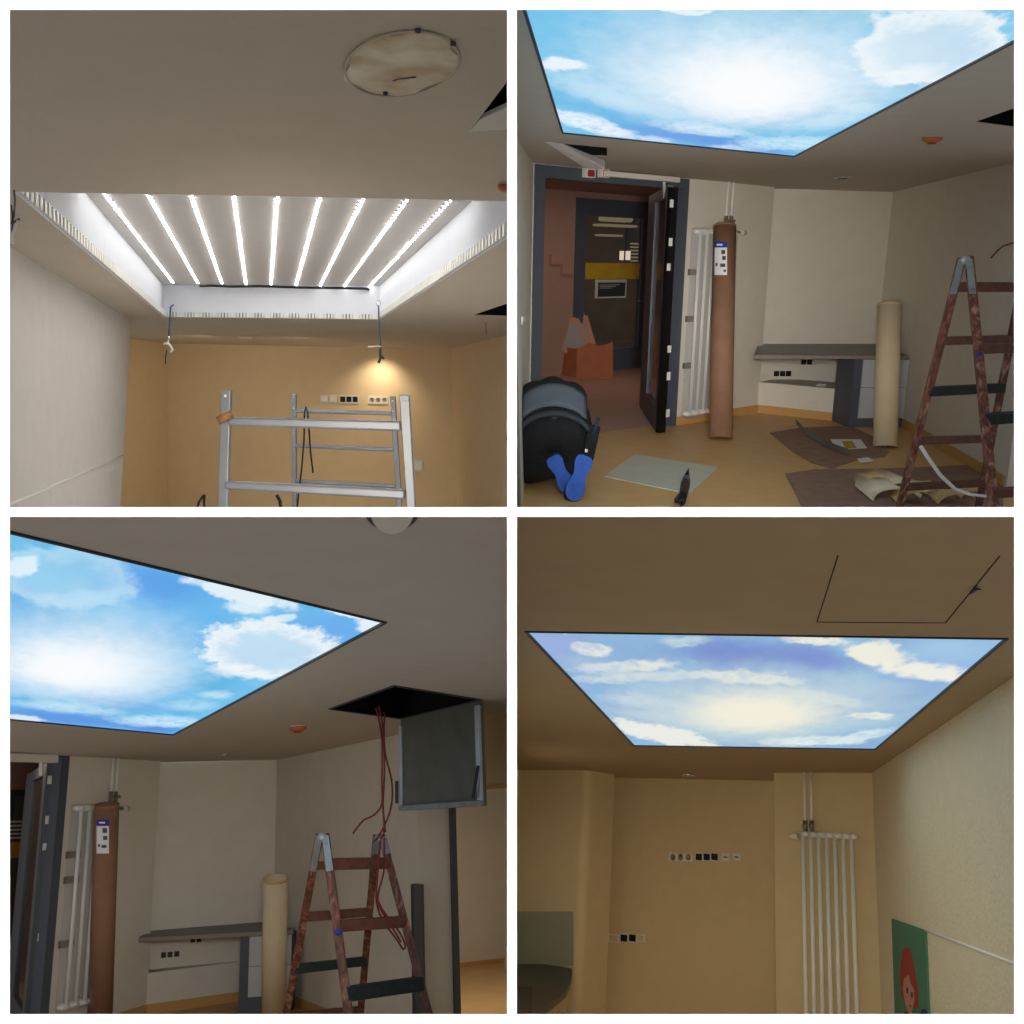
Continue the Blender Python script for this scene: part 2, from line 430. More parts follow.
# slotted aluminium rails along the opening
slot = mat('slotted_aluminium', (236, 238, 240), .3, .2); nt = slot.node_tree
tcx = nt.nodes.new('ShaderNodeTexCoord'); wx = nt.nodes.new('ShaderNodeTexWave'); wx.inputs['Scale'].default_value = 9; wx.inputs['Distortion'].default_value = .8
wx.bands_direction = 'Y'; rx_ = nt.nodes.new('ShaderNodeValToRGB'); rx_.color_ramp.elements[0].color = lin((120, 124, 130)); rx_.color_ramp.elements[1].color = lin((240, 242, 246))
nt.links.new(tcx.outputs['Object'], wx.inputs['Vector']); nt.links.new(wx.outputs['Fac'], rx_.inputs['Fac']); nt.links.new(rx_.outputs[0], nt.nodes['Principled BSDF'].inputs['Base Color'])
def rail(p0, p1, c, label, hh):
    r_ = MB(); n = (p1-p0).cross(UP).normalized()
    if n.dot(c-p0) < 0: n = -n
    r_.prism([p0, p1, p1+UP*hh, p0+UP*hh], n*.02)
    o = thing(A, 'aluminium_rail', label, 'rail', (p0+p1)/2)
    link('channel', r_, slot, A, o)
    tt = MB(); k = 70
    for i in range(k):
        q = p0.lerp(p1, (i+.3)/k)+n*.024
        tt.box(q+UP*hh*.5, (p1-p0)/k*.25, n*.004, UP*hh*.5)
    link('tooth', tt, M['whitem'], A, o, kind='stuff')
cc = sum(quad, V((0,0,0)))/5
rail(quad[0]+UP*.002, quad[1]+UP*.002, cc, 'slotted metal rail along the left edge of the light recess', .055)
rail(quad[1]+UP*.002, quad[2]+UP*.002, cc, 'slotted metal rail along the far short edge of the light recess', .045)
rail(quad[2]+UP*.002, quad[3]+UP*.002, cc, 'slotted metal rail along the right edge of the light recess', .055)
tops = [(102,190),(147,192),(190.5,193.4),(233.5,194.4),(277,195.4),(320,196.4),(363.5,197.4),(407.5,198.5),(451,199)]
bots = [(173,282.5),(198,283.2),(222,283.5),(246,284),(271,284.5),(296,285),(320,286),(344,286.5),(369,287)]
ordn = ['leftmost', 'second from the left', 'third from the left', 'fourth from the left', 'middle one', 'fourth from the right', 'third from the right', 'second from the right', 'rightmost']
for (tp, bt, od) in zip(tops, bots, ordn):
    p0 = A.hz(tp[0], tp[1], A.h+zt-.004); p1 = A.hz(bt[0], bt[1], A.h+zt-.004)
    p0 = p0 + (p0-p1)*.03
    o = thing(A, 'led_strip', f'lit strip of small white lamps in the ceiling recess, {od} of nine', 'light strip', (p0+p1)/2, 'light strips in the ceiling recess')
    link('backing', MB().beam(p0+UP*.001, p1+UP*.001, .012, .003), M['paper'], A, o)
    dm = MB(); n = 44
    for i in range(n):
        f = (i+.5)/n; q = p0.lerp(p1, f)
        dm.box(q-UP*.0025, V((.0046,0,0)), V((0,.024,0)), V((0,0,.0012)))
    link('diode', dm, M['diode'], A, o, kind='stuff')
# black cable bundle at the far end of the recess
link('cable_bundle', MB().tube([A.hz(x, y, A.h+zt-.03) for x, y in ((200,286),(212,285.6),(230,286.6),(262,286.2),(300,287.5),(340,288),(366,288.6),(377,291.5))], .012, 8), M['black'], A,
     label='thin black cable along the far end of the nine light strips', cat='cable')
# round patch in the ceiling
pc = A.ceil(402, 64); t = thing(A, 'ceiling_patch', 'round rough hole filled with pale torn plaster in the brown ceiling', 'ceiling patch', pc)
ring = []
for k in range(40):
    a = 2*math.pi*k/40; w_ = 1+.05*math.sin(5*a)+.04*math.sin(9*a+1)
    ring.append(A.ceil(402+56*w_*math.cos(a), 64+31*w_*math.sin(a)+ -6*math.cos(a), -.004))
link('plaster', MB().prism(ring, UP*.01), M['plaster'], A, t)
rim = []
for k in range(41):
    a = 2*math.pi*k/40; rim.append(A.ceil(402+57*math.cos(a), 64+32*math.sin(a)-6*math.cos(a), -.004))
link('rim', MB().tube(rim, .003, 6, False), M['ceil'], A, t)
cr_ = MB().tube([A.ceil(x, y, -.008) for x, y in ((393,81),(399,79),(405,78.5),(416,77))], .0016, 6)
for (x, y) in ((418,33),(385.5,95.5),(453,46)): link('screw', MB().lathe(A.ceil(x, y, -.012), [(0,0),(.006,.001),(.006,.008)], n=8), M['dgrey'], A, t)
link('crack', cr_, M['dgrey'], A, t)
# access hatches cut by the partition
t = thing(A, 'access_hatch', 'open black access hatch with a pale flap beside the round patch', 'hatch', A.ceil(495, 115))
vb = lambda pts, hh: [A.ceil(*p, .0) for p in pts]
def void(room, pts, hh, root, nm='shaft'):
    q = [room.ceil(*p, .004) for p in pts]; mb = MB()
    for i in range(len(q)):
        a, b = q[i], q[(i+1) % len(q)]
        mb.prism([a, b, b+UP*hh, a+UP*hh], (b-a).cross(UP).normalized()*.004)
    mb.prism([p+UP*hh for p in q], UP*.01)
    return link(nm, mb, M['void'], room, root)
void(A, [(469.5,131.5),(511.7,75.5),(511.7,129.5)], .3, t)
link('flap', MB().prism([A.ceil(469.5,131.6), A.ceil(480,119.5), A.ceil(511.5,105), A.ceil(511.5,129.6)], UP*.012), M['greywall'], A, t)
t = thing(A, 'access_hatch', 'small open black hatch near the right wall with a thin wire hanging out', 'hatch', A.ceil(500, 311))
void(A, [(473.5,315),(511.7,302),(511.7,316.3)], .3, t)
link('wire', MB().tube([A.pt(x, y, 9.5) for x, y in ((483,310),(483.5,318),(486,324),(486.5,335))], .004, 6), M['brass'], A, t)
# orange detector cut at the partition
c = A.ceil(505, 183); t = thing(A, 'smoke_detector', 'small orange detector on the ceiling right of the light recess', 'detector', c)
link('base', MB().lathe(c, [(0,-.0),(.02,-.0),(.02,-.008),(0,-.008)]), M['plastic'], A, t)
link('cover', MB().lathe(c, [(.0,-.03),(.012,-.03),(.022,-.022),(.025,-.008),(0,-.008)]), M['orange'], A, t)
# wires and clamps hanging from the opening
def hanger(pts, d, clamp, label, hook):
    pp = [A.pt(x, y, d) for x, y in pts]; s = d/1000
    o = thing(A, 'hanging_wire', label, 'wire', pp[-1])
    link('wire', MB().tube(pp, .9*s, 6), M['steelb'], A, o)
    if hook:
        x, y = hook; rg = [A.pt(x+2.4*math.cos(a*math.pi/6), y+2.4*math.sin(a*math.pi/6), d) for a in range(13)]
        link('ring', MB().tube(rg, .5*s, 6, False), M['silver'], A, o)
    for mm, pth, rr in clamp:
        link('clamp', MB().tube([A.pt(x, y, d-.02) for x, y in pth], rr*s, 8), M[mm], A, o)
hanger([(174,304.5),(170.5,307),(170,322),(168.5,340)], 8.6, [('plastic', [(163,344),(168,343),(171,347),(172.5,350),(170,352)], 1.3), ('silver', [(168,343),(169,336)], .9), ('dgrey', [(167,350),(165.5,357),(165.5,364)], .6)], 'thin wire with a white clip hanging at the far left recess corner', None)
hanger([(378.5,306),(379,322),(380.5,349)], 8.6, [('plastic', [(368,346.8),(381,346.5)], .8), ('dgrey', [(380,349),(380.5,358),(378.5,363)], 1.4), ('dgrey', [(380,354),(384,359)], 1.1)], 'thin wire with a ring and dark clamp at the far right recess corner', (378.3, 303))
hanger([(14,190),(15,200),(14,218)], 3.6, [('dgrey', [(13,214),(12,224),(16,221),(19.5,219)], 1.2), ('whitem', [(18,220),(14.5,229),(12,236),(12.5,244)], 1.4), ('steelb', [(11,205),(13,218),(12,232)], 1.0)], 'wire with a white clamp hanging at the near left end of the recess', None)
# sockets and switches on the far wall
def plate(room, w, r, label, inserts, m='plastic', th=.014, nm='wall_socket', cat='socket', group=None):
    rc = w.rect(*r); b = w.P((rc[0]+rc[1])/2, rc[2])
    o = thing(room, nm, label, cat, b, group)
    link('frame', MB().slab(w, rc, .001, th), M[m], room, o, bevel=.002)
    for (mm, q, shape) in inserts:
        rr = w.rect(*q)
        if shape == 'sq': link('insert', MB().slab(w, rr, th, .004), M[mm], room, o)
        else:
            cx_ = w.P((rr[0]+rr[1])/2, (rr[2]+rr[3])/2, th); rad = (rr[1]-rr[0])/2
            link('outlet', MB().lathe(cx_, [(rad*1.1,0),(rad,.004),(rad*.8,.004),(rad*.75,.001),(0,.001)], w.n, 16), M[mm], room, o)
    return o
plate(A, bw, (320.5,395,328.3,402.6), 'pale single light switch at the left end of the far wall row', [('whitem', (322,396.8,326.8,401), 'sq')], nm='light_switch', cat='switch')
plate(A, bw, (329.4,395,337.2,402.6), 'pale single light switch beside the black sockets on the far wall', [('whitem', (331,396.8,335.7,401), 'sq')], nm='light_switch', cat='switch')
plate(A, bw, (339,395.2,359,403.4), 'row of three black sockets in a pale frame under the wall light', [('black', (340.6+i*6.2, 396.6, 345.6+i*6.2, 402), 'sq') for i in range(3)])
plate(A, bw, (368.4,396,388,404), 'row of three white sockets in a pale frame right of the black ones', [('brass', (370+i*6.3, 397.8, 374.2+i*6.3, 402), 'o') for i in range(3)])
plate(A, bw, (413.5,460,423,471.5), 'single pale switch low on the far wall right of the scaffold', [('whitem', (415,462,421.5,469.5), 'sq')], nm='light_switch', cat='switch')
disc_thing(A, 'recessed_downlight', 'small dim round downlight in the ceiling behind the recess', 'ceiling light', 245, 337.5, .09, [('ring', 'plastic', [(1,0),(1,.006),(.8,.012),(.75,0)]), ('lens', 'tan', [(.75,.003),(0,.003)])])
disc_thing(A, 'recessed_downlight', 'small lit downlight in the ceiling close to the far wall', 'ceiling light', 377, 346.2, .07, [('ring', 'plastic', [(1,0),(1,.006),(.8,.012),(.75,0)]), ('lens', 'lamp', [(.75,.003),(0,.003)])])
# scaffold frames
def bar(room, p0, p1, w0, w1, dpt, nm, m, root, d0, d1, rnd=False):
    """upright with pixel widths w0,w1 at its ends and real depth dpt"""
    mb = MB()
    def q(p, w, d):
        a = room.pt(p[0]-w/2, p[1], d); b = room.pt(p[0]+w/2, p[1], d); s = V((0, dpt, 0))
        return [a, b, b+s, a+s]
    mb.hexa(q(p0, w0, d0), q(p1, w1, d1)); return link(nm, mb, M[m], room, root, bevel=.004)
d = 5.0
t = thing(A, 'scaffold_frame', 'aluminium scaffold end frame with two rungs, nearer and larger of the two', 'scaffold', A.pt(315, 511, d))
bar(A, (225.5,390.5), (222.2,511), 9.5, 9.5, .045, 'post', 'alu', t, d, d)
bar(A, (404,394.8), (411.2,511), 10, 8.5, .05, 'post', 'alu', t, d, d)
def rung(room, x0, ya0, yb0, x1, ya1, yb1, d0, d1, root, m='alu', dp=.035, nm='rung'):
    a = [room.pt(x0, ya0, d0), room.pt(x1, ya1, d1), room.pt(x1, yb1, d1), room.pt(x0, yb0, d0)]
    # chamfered bar: front face plus top and bottom lips
    s = V((0, dp, 0)); mb = MB().hexa(a, [p+s for p in a]); return link(nm, mb, M[m], room, root, bevel=dp*.3)
rung(A, 227, 416.7, 425.7, 401, 421, 431.5, d-.005, d-.005, t)
rung(A, 224, 480.8, 489.6, 405, 489.6, 499.8, d-.005, d-.005, t)
for (x, y) in ((225.5,396),(404,401)): link('bolt', MB().lathe(A.pt(x, y, d-.004), [(0,0),(.006,0),(.007,.003),(.006,.006)], V((0,-1,0)), 12), M['whitem'], A, t)
d = 9.0
t = thing(A, 'scaffold_frame', 'aluminium scaffold end frame with three rungs, farther and smaller of the two', 'scaffold', A.pt(344, 511, d))
bar(A, (293.6,393.8), (294.2,511), 4.4, 4.4, .04, 'post', 'alu', t, d, d)
bar(A, (392.4,396.4), (399.5,511), 5.2, 5.2, .05, 'post', 'alu', t, d, d)
for (y0, y1) in ((409,411.4),(443.8,447.7),(479.2,484.5)): rung(A, 295, y0, y0+4, 392+(y0-409)*.05, y1, y1+4.2, d-.01, d-.01, t)
for (x, y) in ((293.6,397),(293.6,408),(392.6,401),(393,411)): link('bolt', MB().lathe(A.pt(x, y, d-.004), [(0,0),(.008,0),(.008,.006)], V((0,-1,0)), 10), M['whitem'], A, t)
link('hanging_cable', MB().tube([A.pt(x, y, 8.85) for x, y in ((313,473),(310.5,452),(309,430),(307.6,412),(306,406.5),(304.6,412),(304,440),(301.5,470),(299,489),(297,511))], .008, 8), M['black'], A,
     label='black cable looped over the rungs of the farther scaffold frame', cat='cable')
q0, q1 = A.pt(217.5,418.5,4.93), A.pt(231.5,411.5,4.9)
tp = MB(); ax = (q1-q0).normalized(); n2 = ax.cross(V((0,1,0))).normalized()
cen = A.pt(225, 418, 5.0); lp = []
rr = [(cen + ax*.045*math.cos(a)+V((0,1,0))*.05*math.sin(a)) for a in [2*math.pi*k/20 for k in range(20)]]
tp.add([p+n2*.02 for p in rr]+[p-n2*.02 for p in rr], [(k, (k+1) % 20, 20+(k+1) % 20, 20+k) for k in range(20)], True)
o = link('tape_roll', tp, M['tape'], A, label='roll of brown tape hung round the left post of the nearer scaffold', cat='tape'); sd = o.modifiers.new('thick', 'SOLIDIFY'); sd.thickness = .006
link('bent_bar', MB().tube([A.pt(x, y, 6.) for x, y in ((196.5,511),(199,502),(203,496),(204.5,494.5),(204,502),(204,511))], .008, 8), M['black'], A, label='black bent bar end rising left of the nearer scaffold', cat='bar')
link('bent_bar', MB().tube([A.pt(x, y, 6.) for x, y in ((276.5,495),(280,501),(281,511)) ], .011, 8), M['black'], A, label='black bar end seen between the posts under the lowest rung', cat='bar')

#####################################################################  ROOM B : top right
PB = [(519,-3),(562,132.8),(794.8,156.4),(1027,35.2),(1027,-3)]
hb1 = [(557.7,143.2),(607,147.8),(607,156.6),(585,155)]
ceiling(B, [(512.4,-3),(519,-3),(562,132.8),(794.8,156.4),(1027,35.2),(1027,103.5),(975,122),(1027,129),(1027,159.5),(893,192),(774.5,188.6),(774.5,187),(533.5,163),(512.4,133)], [hb1])
sky_panel(B, PB, (760, 80), [
    (750,76,135,47,.02,.75,.85,'g',(246,251,255)),
    (748,88,62,30,0,.7,.8,'g',(255,255,255)),
    (562,66,23,6.5,.02,.3,.95,'h',(236,246,252)),
    (598,93,48,9,.3,.6,.6,'s',(210,236,250)),
    (590,124,46,8,.28,.3,.95,'s',(240,249,255)),
    (655,141,18,4,.1,.4,.7,'s',(235,246,255)),
    (702,130,42,5.5,.1,.4,.8,'s',(225,243,252)),
    (640,108,50,7,.2,.6,.5,'s',(210,236,252)),
    (785,144,52,6.5,-.02,.4,.9,'s',(205,236,252)),
    (730,149,18,3,.1,.4,.8,'s',(200,230,250)),
    (932,46,78,38,-.1,.12,.97,'r',(238,246,250)),
    (905,76,34,8,-.2,.4,.85,'s',(240,248,252)),
    (855,108,20,5,0,.6,.6,'s',(225,242,252)),
    (830,122,34,6,-.1,.6,.6,'s',(215,240,252)),
    (687,11.5,26,3.5,0,.3,.9,'h',(235,246,252)),
    (925,11,50,4,0,.4,.8,'s',(230,245,252)),
    ], [(112,188,228),(140,206,240)], [
    (560,30,60,45,0,(112,196,236),.8),(800,15,160,16,0,(128,196,226),.7),(675,134,70,9,.1,(110,162,230),.9),(745,146,50,6,.1,(100,152,230),.9),
    (600,110,40,9,.3,(96,178,232),.6),(960,60,60,30,0,(120,190,236),.6),(830,80,30,25,0,(126,198,240),.7)],
    'bright blue sky and cloud light panel above the doorway and the leaning tubes', .010)
w1 = Wall(B, B.ceil(533.5,163), B.ceil(774.5,187))
lwB = Wall(B, B.ceil(512.4,133), B.ceil(533.5,163))
struct('wall_left', MB().prism([B.ceil(512.4,133), B.ceil(533.5,163), lwB.P(lwB.sz(533.5,163)[0], -B.e), B.floor(521.5,511), lwB.at(512.4,511)], -lwB.n*.004), M['cream'], B)
# door opening (frame outer pixels)
aL = w1.sz(534.5,165)[0]; aR = w1.sz(681.5,300)[0]; zD = w1.sz(610,171.5)[1]
a774 = w1.sz(774.5,187)[0]; a0 = w1.sz(533.5,163)[0]
aN0 = w1.sz(768.5,372)[0]; aN1 = w1.sz(849.5,372)[0]; zN0 = w1.sz(808,386)[1]; zDesk = w1.sz(808,358.5)[1]
mbw = MB().slab(w1, (a0-.02, aL, -B.e, B.h), -.12, .12)
mbw.slab(w1, (aL, aR, zD, B.h), -.12, .12).slab(w1, (aR, a774, -B.e, B.h), -.12, .12)
struct('wall_back', mbw, M['cream'], B)
rbw = Wall(B, B.ceil(774.5,188.6), B.ceil(893,192))
s0 = rbw.sz(768,300)[0]-.3; s1 = rbw.sz(893,192)[0]
struct('wall_recess', MB().slab(rbw, (s0, s1, -B.e, B.h), -.08, .08), M['cream'], B)
# low boxed wall under the desk, flush with the back wall
f0 = w1.P(a774-.01, -B.e); Wl = Wall(B, f0, B.floor(849.5,422.5)); n0, n1 = 0, (B.floor(849.5,422.5)-f0).length; zN0 = Wl.sz(808,386.5)[1]
struct('wall_low', MB().slab(Wl, (n0, n1, -B.e, zN0), -.6, .6), M['cream'], B)
rN = (0, a774)
rwB = Wall(B, B.ceil(893,192), B.ceil(1027,159.5))
rwe = rwB.sz(1027,300)[0]
struct('wall_right', MB().slab(rwB, (rwB.sz(893,192)[0], rwe+.1, -B.e, B.h), -.08, .08), M['cream'], B)
fp = [B.floor(512.4,511.4), B.floor(1027,511.4), B.floor(1030,470), B.floor(905,400), B.floor(774,405), B.floor(527,428), B.floor(512.4,445)]
struct('floor', MB().prism(fp, -UP*.004), M['floor'], B)
skirting(w1, aR+.0, a774-.01, idx='trim_6', hh=.09); skirting(Wl, n0, n1, idx='trim_14', hh=.09)
skirting(rwB, rwB.sz(893,192)[0], rwe+.05, idx='trim_7', hh=.09)
# doorway frame
def door_frame(room, w, a0, a1, z1, fw, nm, m='grey', z0=None, dep=.14):
    z0 = -room.e if z0 is None else z0
    mb = MB().slab(w, (a0, a0+fw, z0, z1), -dep, dep+.02).slab(w, (a1-fw*.7, a1, z0, z1), -dep, dep+.02).slab(w, (a0+fw, a1-fw*.7, z1-fw*.9, z1), -dep, dep+.02)
    return struct(nm, mb, M[m], room)
door_frame(B, w1, aL, aR, zD, .115, 'door_1')
# corridor behind
cw = Wall(B, B.floor(560,372), B.floor(643,369.7))
# keep the far corridor wall parallel to the near one
pfc = B.floor(614,370); cw = Wall(B, pfc, pfc+w1.t)
cz = .93
s_l = cw.sz(530,300)[0]; s_r = cw.sz(700,300)[0]
gl0, gl1, gz0, gz1 = cw.rect(584, 217, 640, 345)
fl0, fl1, fz0, fz1 = cw.rect(573.5, 200, 650, 371)
s_l = cw.sz(514,300)[0]
mb = MB().slab(cw, (s_l, fl0, -B.e, cz), -.08, .08).slab(cw, (fl1, s_r+.8, -B.e, cz), -.08, .08).slab(cw, (fl0, fl1, fz1, cz), -.08, .08)
struct('wall_corridor', mb, M['pinkw'], B)
s_l = cw.sz(514,300)[0]
A0 = w1.P(w1.sz(519,300)[0], 0, -.14); A1 = w1.P(aR+.8, 0, -.14); C0 = cw.P(s_l, 0); C1 = cw.P(s_r+.8, 0)
quadp = lambda z: [V((p.x, p.y, z)) for p in (A0, A1, C1, C0)]
struct('floor', MB().prism(quadp(-B.e+.001), -UP*.05), M['pinkf'], B)
struct('ceiling', MB().prism(quadp(cz), UP*.05), M['pinkw'], B)
for p, q in ((A0, C0), (A1, C1)):
    struct('wall_corridor', MB().prism([V((p.x,p.y,-B.e)), V((q.x,q.y,-B.e)), V((q.x,q.y,cz)), V((p.x,p.y,cz))], V((.03,0,0))), M['pinkw'], B)
# corridor door: frame, glass, band, notice
t = thing(B, 'glazed_door', 'grey glazed door with a yellow band at the end of the corridor', 'door', cw.P((fl0+fl1)/2, -B.e))
fr = MB().slab(cw, (fl0, gl0, -B.e, fz1), -.06, .08).slab(cw, (gl1, fl1, -B.e, fz1), -.06, .08).slab(cw, (gl0, gl1, gz1, fz1), -.06, .08).slab(cw, (gl0, gl1, -B.e, gz0-.05), -.06, .08)
link('frame', fr, M['grey'], B, t)
link('glass', MB().slab(cw, (gl0, gl1, gz0-.05, gz1), -.03, .01), M['pane'], B, t)
link('yellow_band', MB().slab(cw, cw.rect(584, 263, 640, 279), -.018, .004), M['yellow'], B, t)
link('handle', MB().tube([cw.at(638,301,.03), cw.at(638,301,.08), cw.at(645,301.5,.08)], .012, 8), M['silver'], B, t)
nm_ = link('notice_board', MB().slab(cw, cw.rect(595,279.5,625,298), .0, .03), M['gboard'], B, label='framed dark notice on the corridor door glass', cat='notice')
rr = cw.rect(596.5,282.5,623.5,296.5); o = MB().slab(cw, rr, .03, .004); x = link('sheet', o, M['dgrey'], B, nm_)
tx = MB()
for i in range(3): tx.slab(cw, cw.rect(598, 284.5+i*1.6, 600+18-4*i, 285.1+i*1.6), .034, .002)
link('text_line', tx, M['gboard'], B, nm_)
# room seen through the corridor door
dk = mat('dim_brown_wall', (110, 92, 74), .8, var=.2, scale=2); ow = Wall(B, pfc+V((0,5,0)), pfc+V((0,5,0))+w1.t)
l0 = ow.sz(545,300)[0]; l1 = ow.sz(665,300)[0]
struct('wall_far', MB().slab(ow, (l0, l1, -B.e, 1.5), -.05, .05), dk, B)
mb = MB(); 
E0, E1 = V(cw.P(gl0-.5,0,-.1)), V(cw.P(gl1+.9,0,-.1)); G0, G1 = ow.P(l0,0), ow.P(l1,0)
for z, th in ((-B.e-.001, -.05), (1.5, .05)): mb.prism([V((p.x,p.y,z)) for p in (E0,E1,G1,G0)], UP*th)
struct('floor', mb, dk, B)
for i, (x0, y0, x1, y1, dd, mm) in enumerate(((597,216.5,624,222,3.,'dim'),(592,224.5,628,227,3.6,'dim'),(594,234.5,614,236.5,4.2,'dim'))):
    wq = Wall(B, pfc+V((0,dd,0)), pfc+V((0,dd,0))+w1.t); link('strip_lamp', MB().slab(wq, wq.rect(x0,y0,x1,y1), 0, .25), M[mm], B,
        label=['wide dim oval ceiling lamp seen through the corridor door glass, topmost', 'long dim ceiling lamp second from the top behind the corridor glass', 'short dim ceiling lamp third from the top behind the corridor glass'][i], cat='lamp', group='ceiling lamps beyond the glazed door', bevel=.06)
wq = Wall(B, pfc+V((0,4.,0)), pfc+V((0,4.,0))+w1.t)
for i, (x0, x1) in enumerate(((619.5,622),(625.5,628.5))):
    link('bright_lamp', MB().slab(wq, wq.rect(x0,251,x1,260), 0, .05), M['lamp'], B, label=('left' if i == 0 else 'right')+' one of two bright upright lamps behind the corridor door', cat='lamp', group='pair of bright lamps beyond the corridor door')
bl = MB()
for i in range(6): bl.slab(wq, wq.rect(630, 243+i*3.4, 642, 244.6+i*3.4), 0, .03)
link('slatted_blind', bl, M['dim'], B, label='pale slatted blind at the right of the corridor door glass', cat='blind')  # no lamp: the blind's brightness is put in as a glow
link('roof_band', MB().slab(wq, wq.rect(629,219,637,262), -.1, .05), M['dgrey'], B, label='dark upright pillar behind the corridor door glass', cat='pillar').name = 'dark_pillar'
# wall boxes
for r_, lb in (((549.3,254.6,560.8,264.4), 'upper pinkish wall box left of the corridor door'), ((560,265,571.2,274.6), 'lower pinkish wall box left of the corridor door')):
    o = thing(B, 'wall_box', lb, 'box', cw.P(*cw.sz((r_[0]+r_[2])/2, r_[3]))); link('body', MB().slab(cw, cw.rect(*r_), 0, .06), M['trayw'], B, o, bevel=.008)
    link('cover', MB().slab(cw, cw.rect(r_[0]+1, r_[1]+1, r_[2]-1, r_[3]-2), .06, .006), M['pinkw'], B, o)
link('ceiling_grille', MB().prism([B.hz(593,196,cz-.005), B.hz(624,196,cz-.005), B.hz(626,199,cz-.005), B.hz(596,199,cz-.005)], -UP*.01), M['dgrey'], B, label='dark slot grille in the corridor ceiling', cat='grille')
# carton with frames in the corridor
cb = B.floor(585, 378); t = thing(B, 'carton', 'open orange brown cardboard carton on the corridor floor', 'box', cb)
cxr = V((1,0,0)); dd = (cb - B.pt(585,378,0)).length/1.03
P_ = lambda x, y, k=0.: B.pt(x, y, cb.y*1.0+k)
k0 = (B.R.transposed() @ cb).y
q = lambda x, y, k=0.: B.pt(x, y, k0+k)
c1 = MB().prism([q(576,380), q(613,377.5,.15), q(613,342,.15), q(600,346,.1), q(589,343,.05), q(577,349)], V((0,.02,0)))
c1.prism([q(576,380), q(554.5,374,.5), q(553,342,.5), q(565,347,.3), q(577,349)], V((0,.02,0)))
link('side', c1, M['carton'], B, t)
c2 = MB().prism([q(554.5,374,.5), q(590,370,.9), q(590,345,.9), q(554,343,.5)], V((0,.02,0))).prism([q(590,370,.9), q(613,377.5,.15), q(613,344,.15), q(590,345,.9)], V((0,.02,0)))
link('back_side', c2, M['carton'], B, t)
def tray(pts, fill, label, k):
    o = thing(B, 'wooden_frame', label, 'frame', q(*pts[0], k))
    P4 = [q(x, y, k) for x, y in pts]; n = (P4[1]-P4[0]).cross(P4[3]-P4[0]).normalized()
    mb = MB()
    for i in range(4): mb.beam(P4[i], P4[(i+1) % 4], .03, .07, n)
    link('rim', mb, M['trayw'], B, o)
    link('panel', MB().prism(P4, n*.01), M['tray'], B, o)
tray([(551.5,331.5),(576,319),(591.5,347.5),(566,352)], 1, 'shallow pale wooden frame lying over the carton', .25)
tray([(576,318.5),(585,316),(593.5,344.5),(590,346.5)], 1, 'narrow wooden frame leaning at the back right of the carton', .4)
# open door leaf
N_ = B.floor(661,433.5); Fr = B.floor(643.5,407); dw = Wall(B, N_, Fr)
sN = dw.sz(661,433.5)[0]; sF = dw.sz(643.5,407)[0]; zT = dw.sz(665,190)[1]
t = thing(B, 'glazed_door', 'grey glazed door leaf standing open into the corridor beside the white radiator', 'door', N_)
L_ = sF-sN
f = MB().slab(dw, (sN, sN+L_*.10, -B.e+.01, zT), 0, .05).slab(dw, (sN+L_*.62, sF, -B.e+.01, zT), 0, .05).slab(dw, (sN+L_*.10, sN+L_*.62, zT-.1, zT), 0, .05).slab(dw, (sN+L_*.10, sN+L_*.62, -B.e+.01, -B.e+.25), 0, .05)
link('leaf', f, M['grey'], B, t)
link('glass', MB().slab(dw, (sN+L_*.10, sN+L_*.62, -B.e+.25, zT-.1), .02, .01), M['pane'], B, t)
ed = MB(); e0 = B.floor(665.5,433.5); wE = Wall(B, N_, N_+w1.t)
re = (wE.sz(665,310)[0], wE.sz(671,310)[0], -B.e+.01, wE.sz(670,187)[1])
link('edge', MB().slab(wE, re, -.04, .05), M['black'], B, t)
for (x, y, hh) in ((670.5,203.5,4),(669.5,242,4),(667.6,267,3.6),(668.3,349,3.4),(667.5,376,4),(666.8,413,4)):
    link('hinge_plate', MB().slab(wE, wE.rect(x-1.7, y-hh, x+1.7, y+hh), .012, .004), M['whitem'], B, t)
# door closer rail
t = thing(B, 'door_closer', 'long white door closer rail across the top of the grey door frame', 'door closer', w1.at(640,180))
c0, c1_ = w1.at(603,173.5,.06), w1.at(678,180,.06)
link('rail', MB().beam(c0, c1_, .06, .05, w1.n), M['plastic'], B, t, bevel=.006)
link('arm', MB().beam(w1.at(664,182,.05), w1.at(664.5,197,-.05), .025, .03), M['plastic'], B, t)
for i, (x0, x1) in enumerate(((580.5,590),(596,604))):
    plate(B, w1, (x0,168.5,x1,178), ('left' if i == 0 else 'right')+' one of two small white boxes with red faces over the doorway', [('redp', (x0+1.6,170.5,x1-1.2,177), 'sq')], nm='signal_box', cat='box', th=.07, group='small red faced boxes over the doorway')
# ceiling flap by the doorway
t = thing(B, 'access_hatch', 'open dark ceiling hatch with a hanging pale flap above the doorway', 'hatch', B.ceil(585,150))
void(B, hb1, .35, t)
hf = [B.ceil(546,142), B.ceil(557.7,143.2)]
k0h = (B.R.transposed() @ B.ceil(604,157)).y
fl = [B.ceil(545,142,-.002), B.ceil(557.7,143.2,-.002), B.pt(604.5,162,k0h), B.pt(604.5,169.5,k0h*.99), B.pt(583,167,k0h*.985)]
link('flap', MB().prism(fl, UP*.012), M['greywall'], B, t)
link('support_wire', MB().tube([B.ceil(597,149,.1), B.pt(598,159,k0h), B.pt(601,166,k0h)], .006, 6), M['steelb'], B, t)
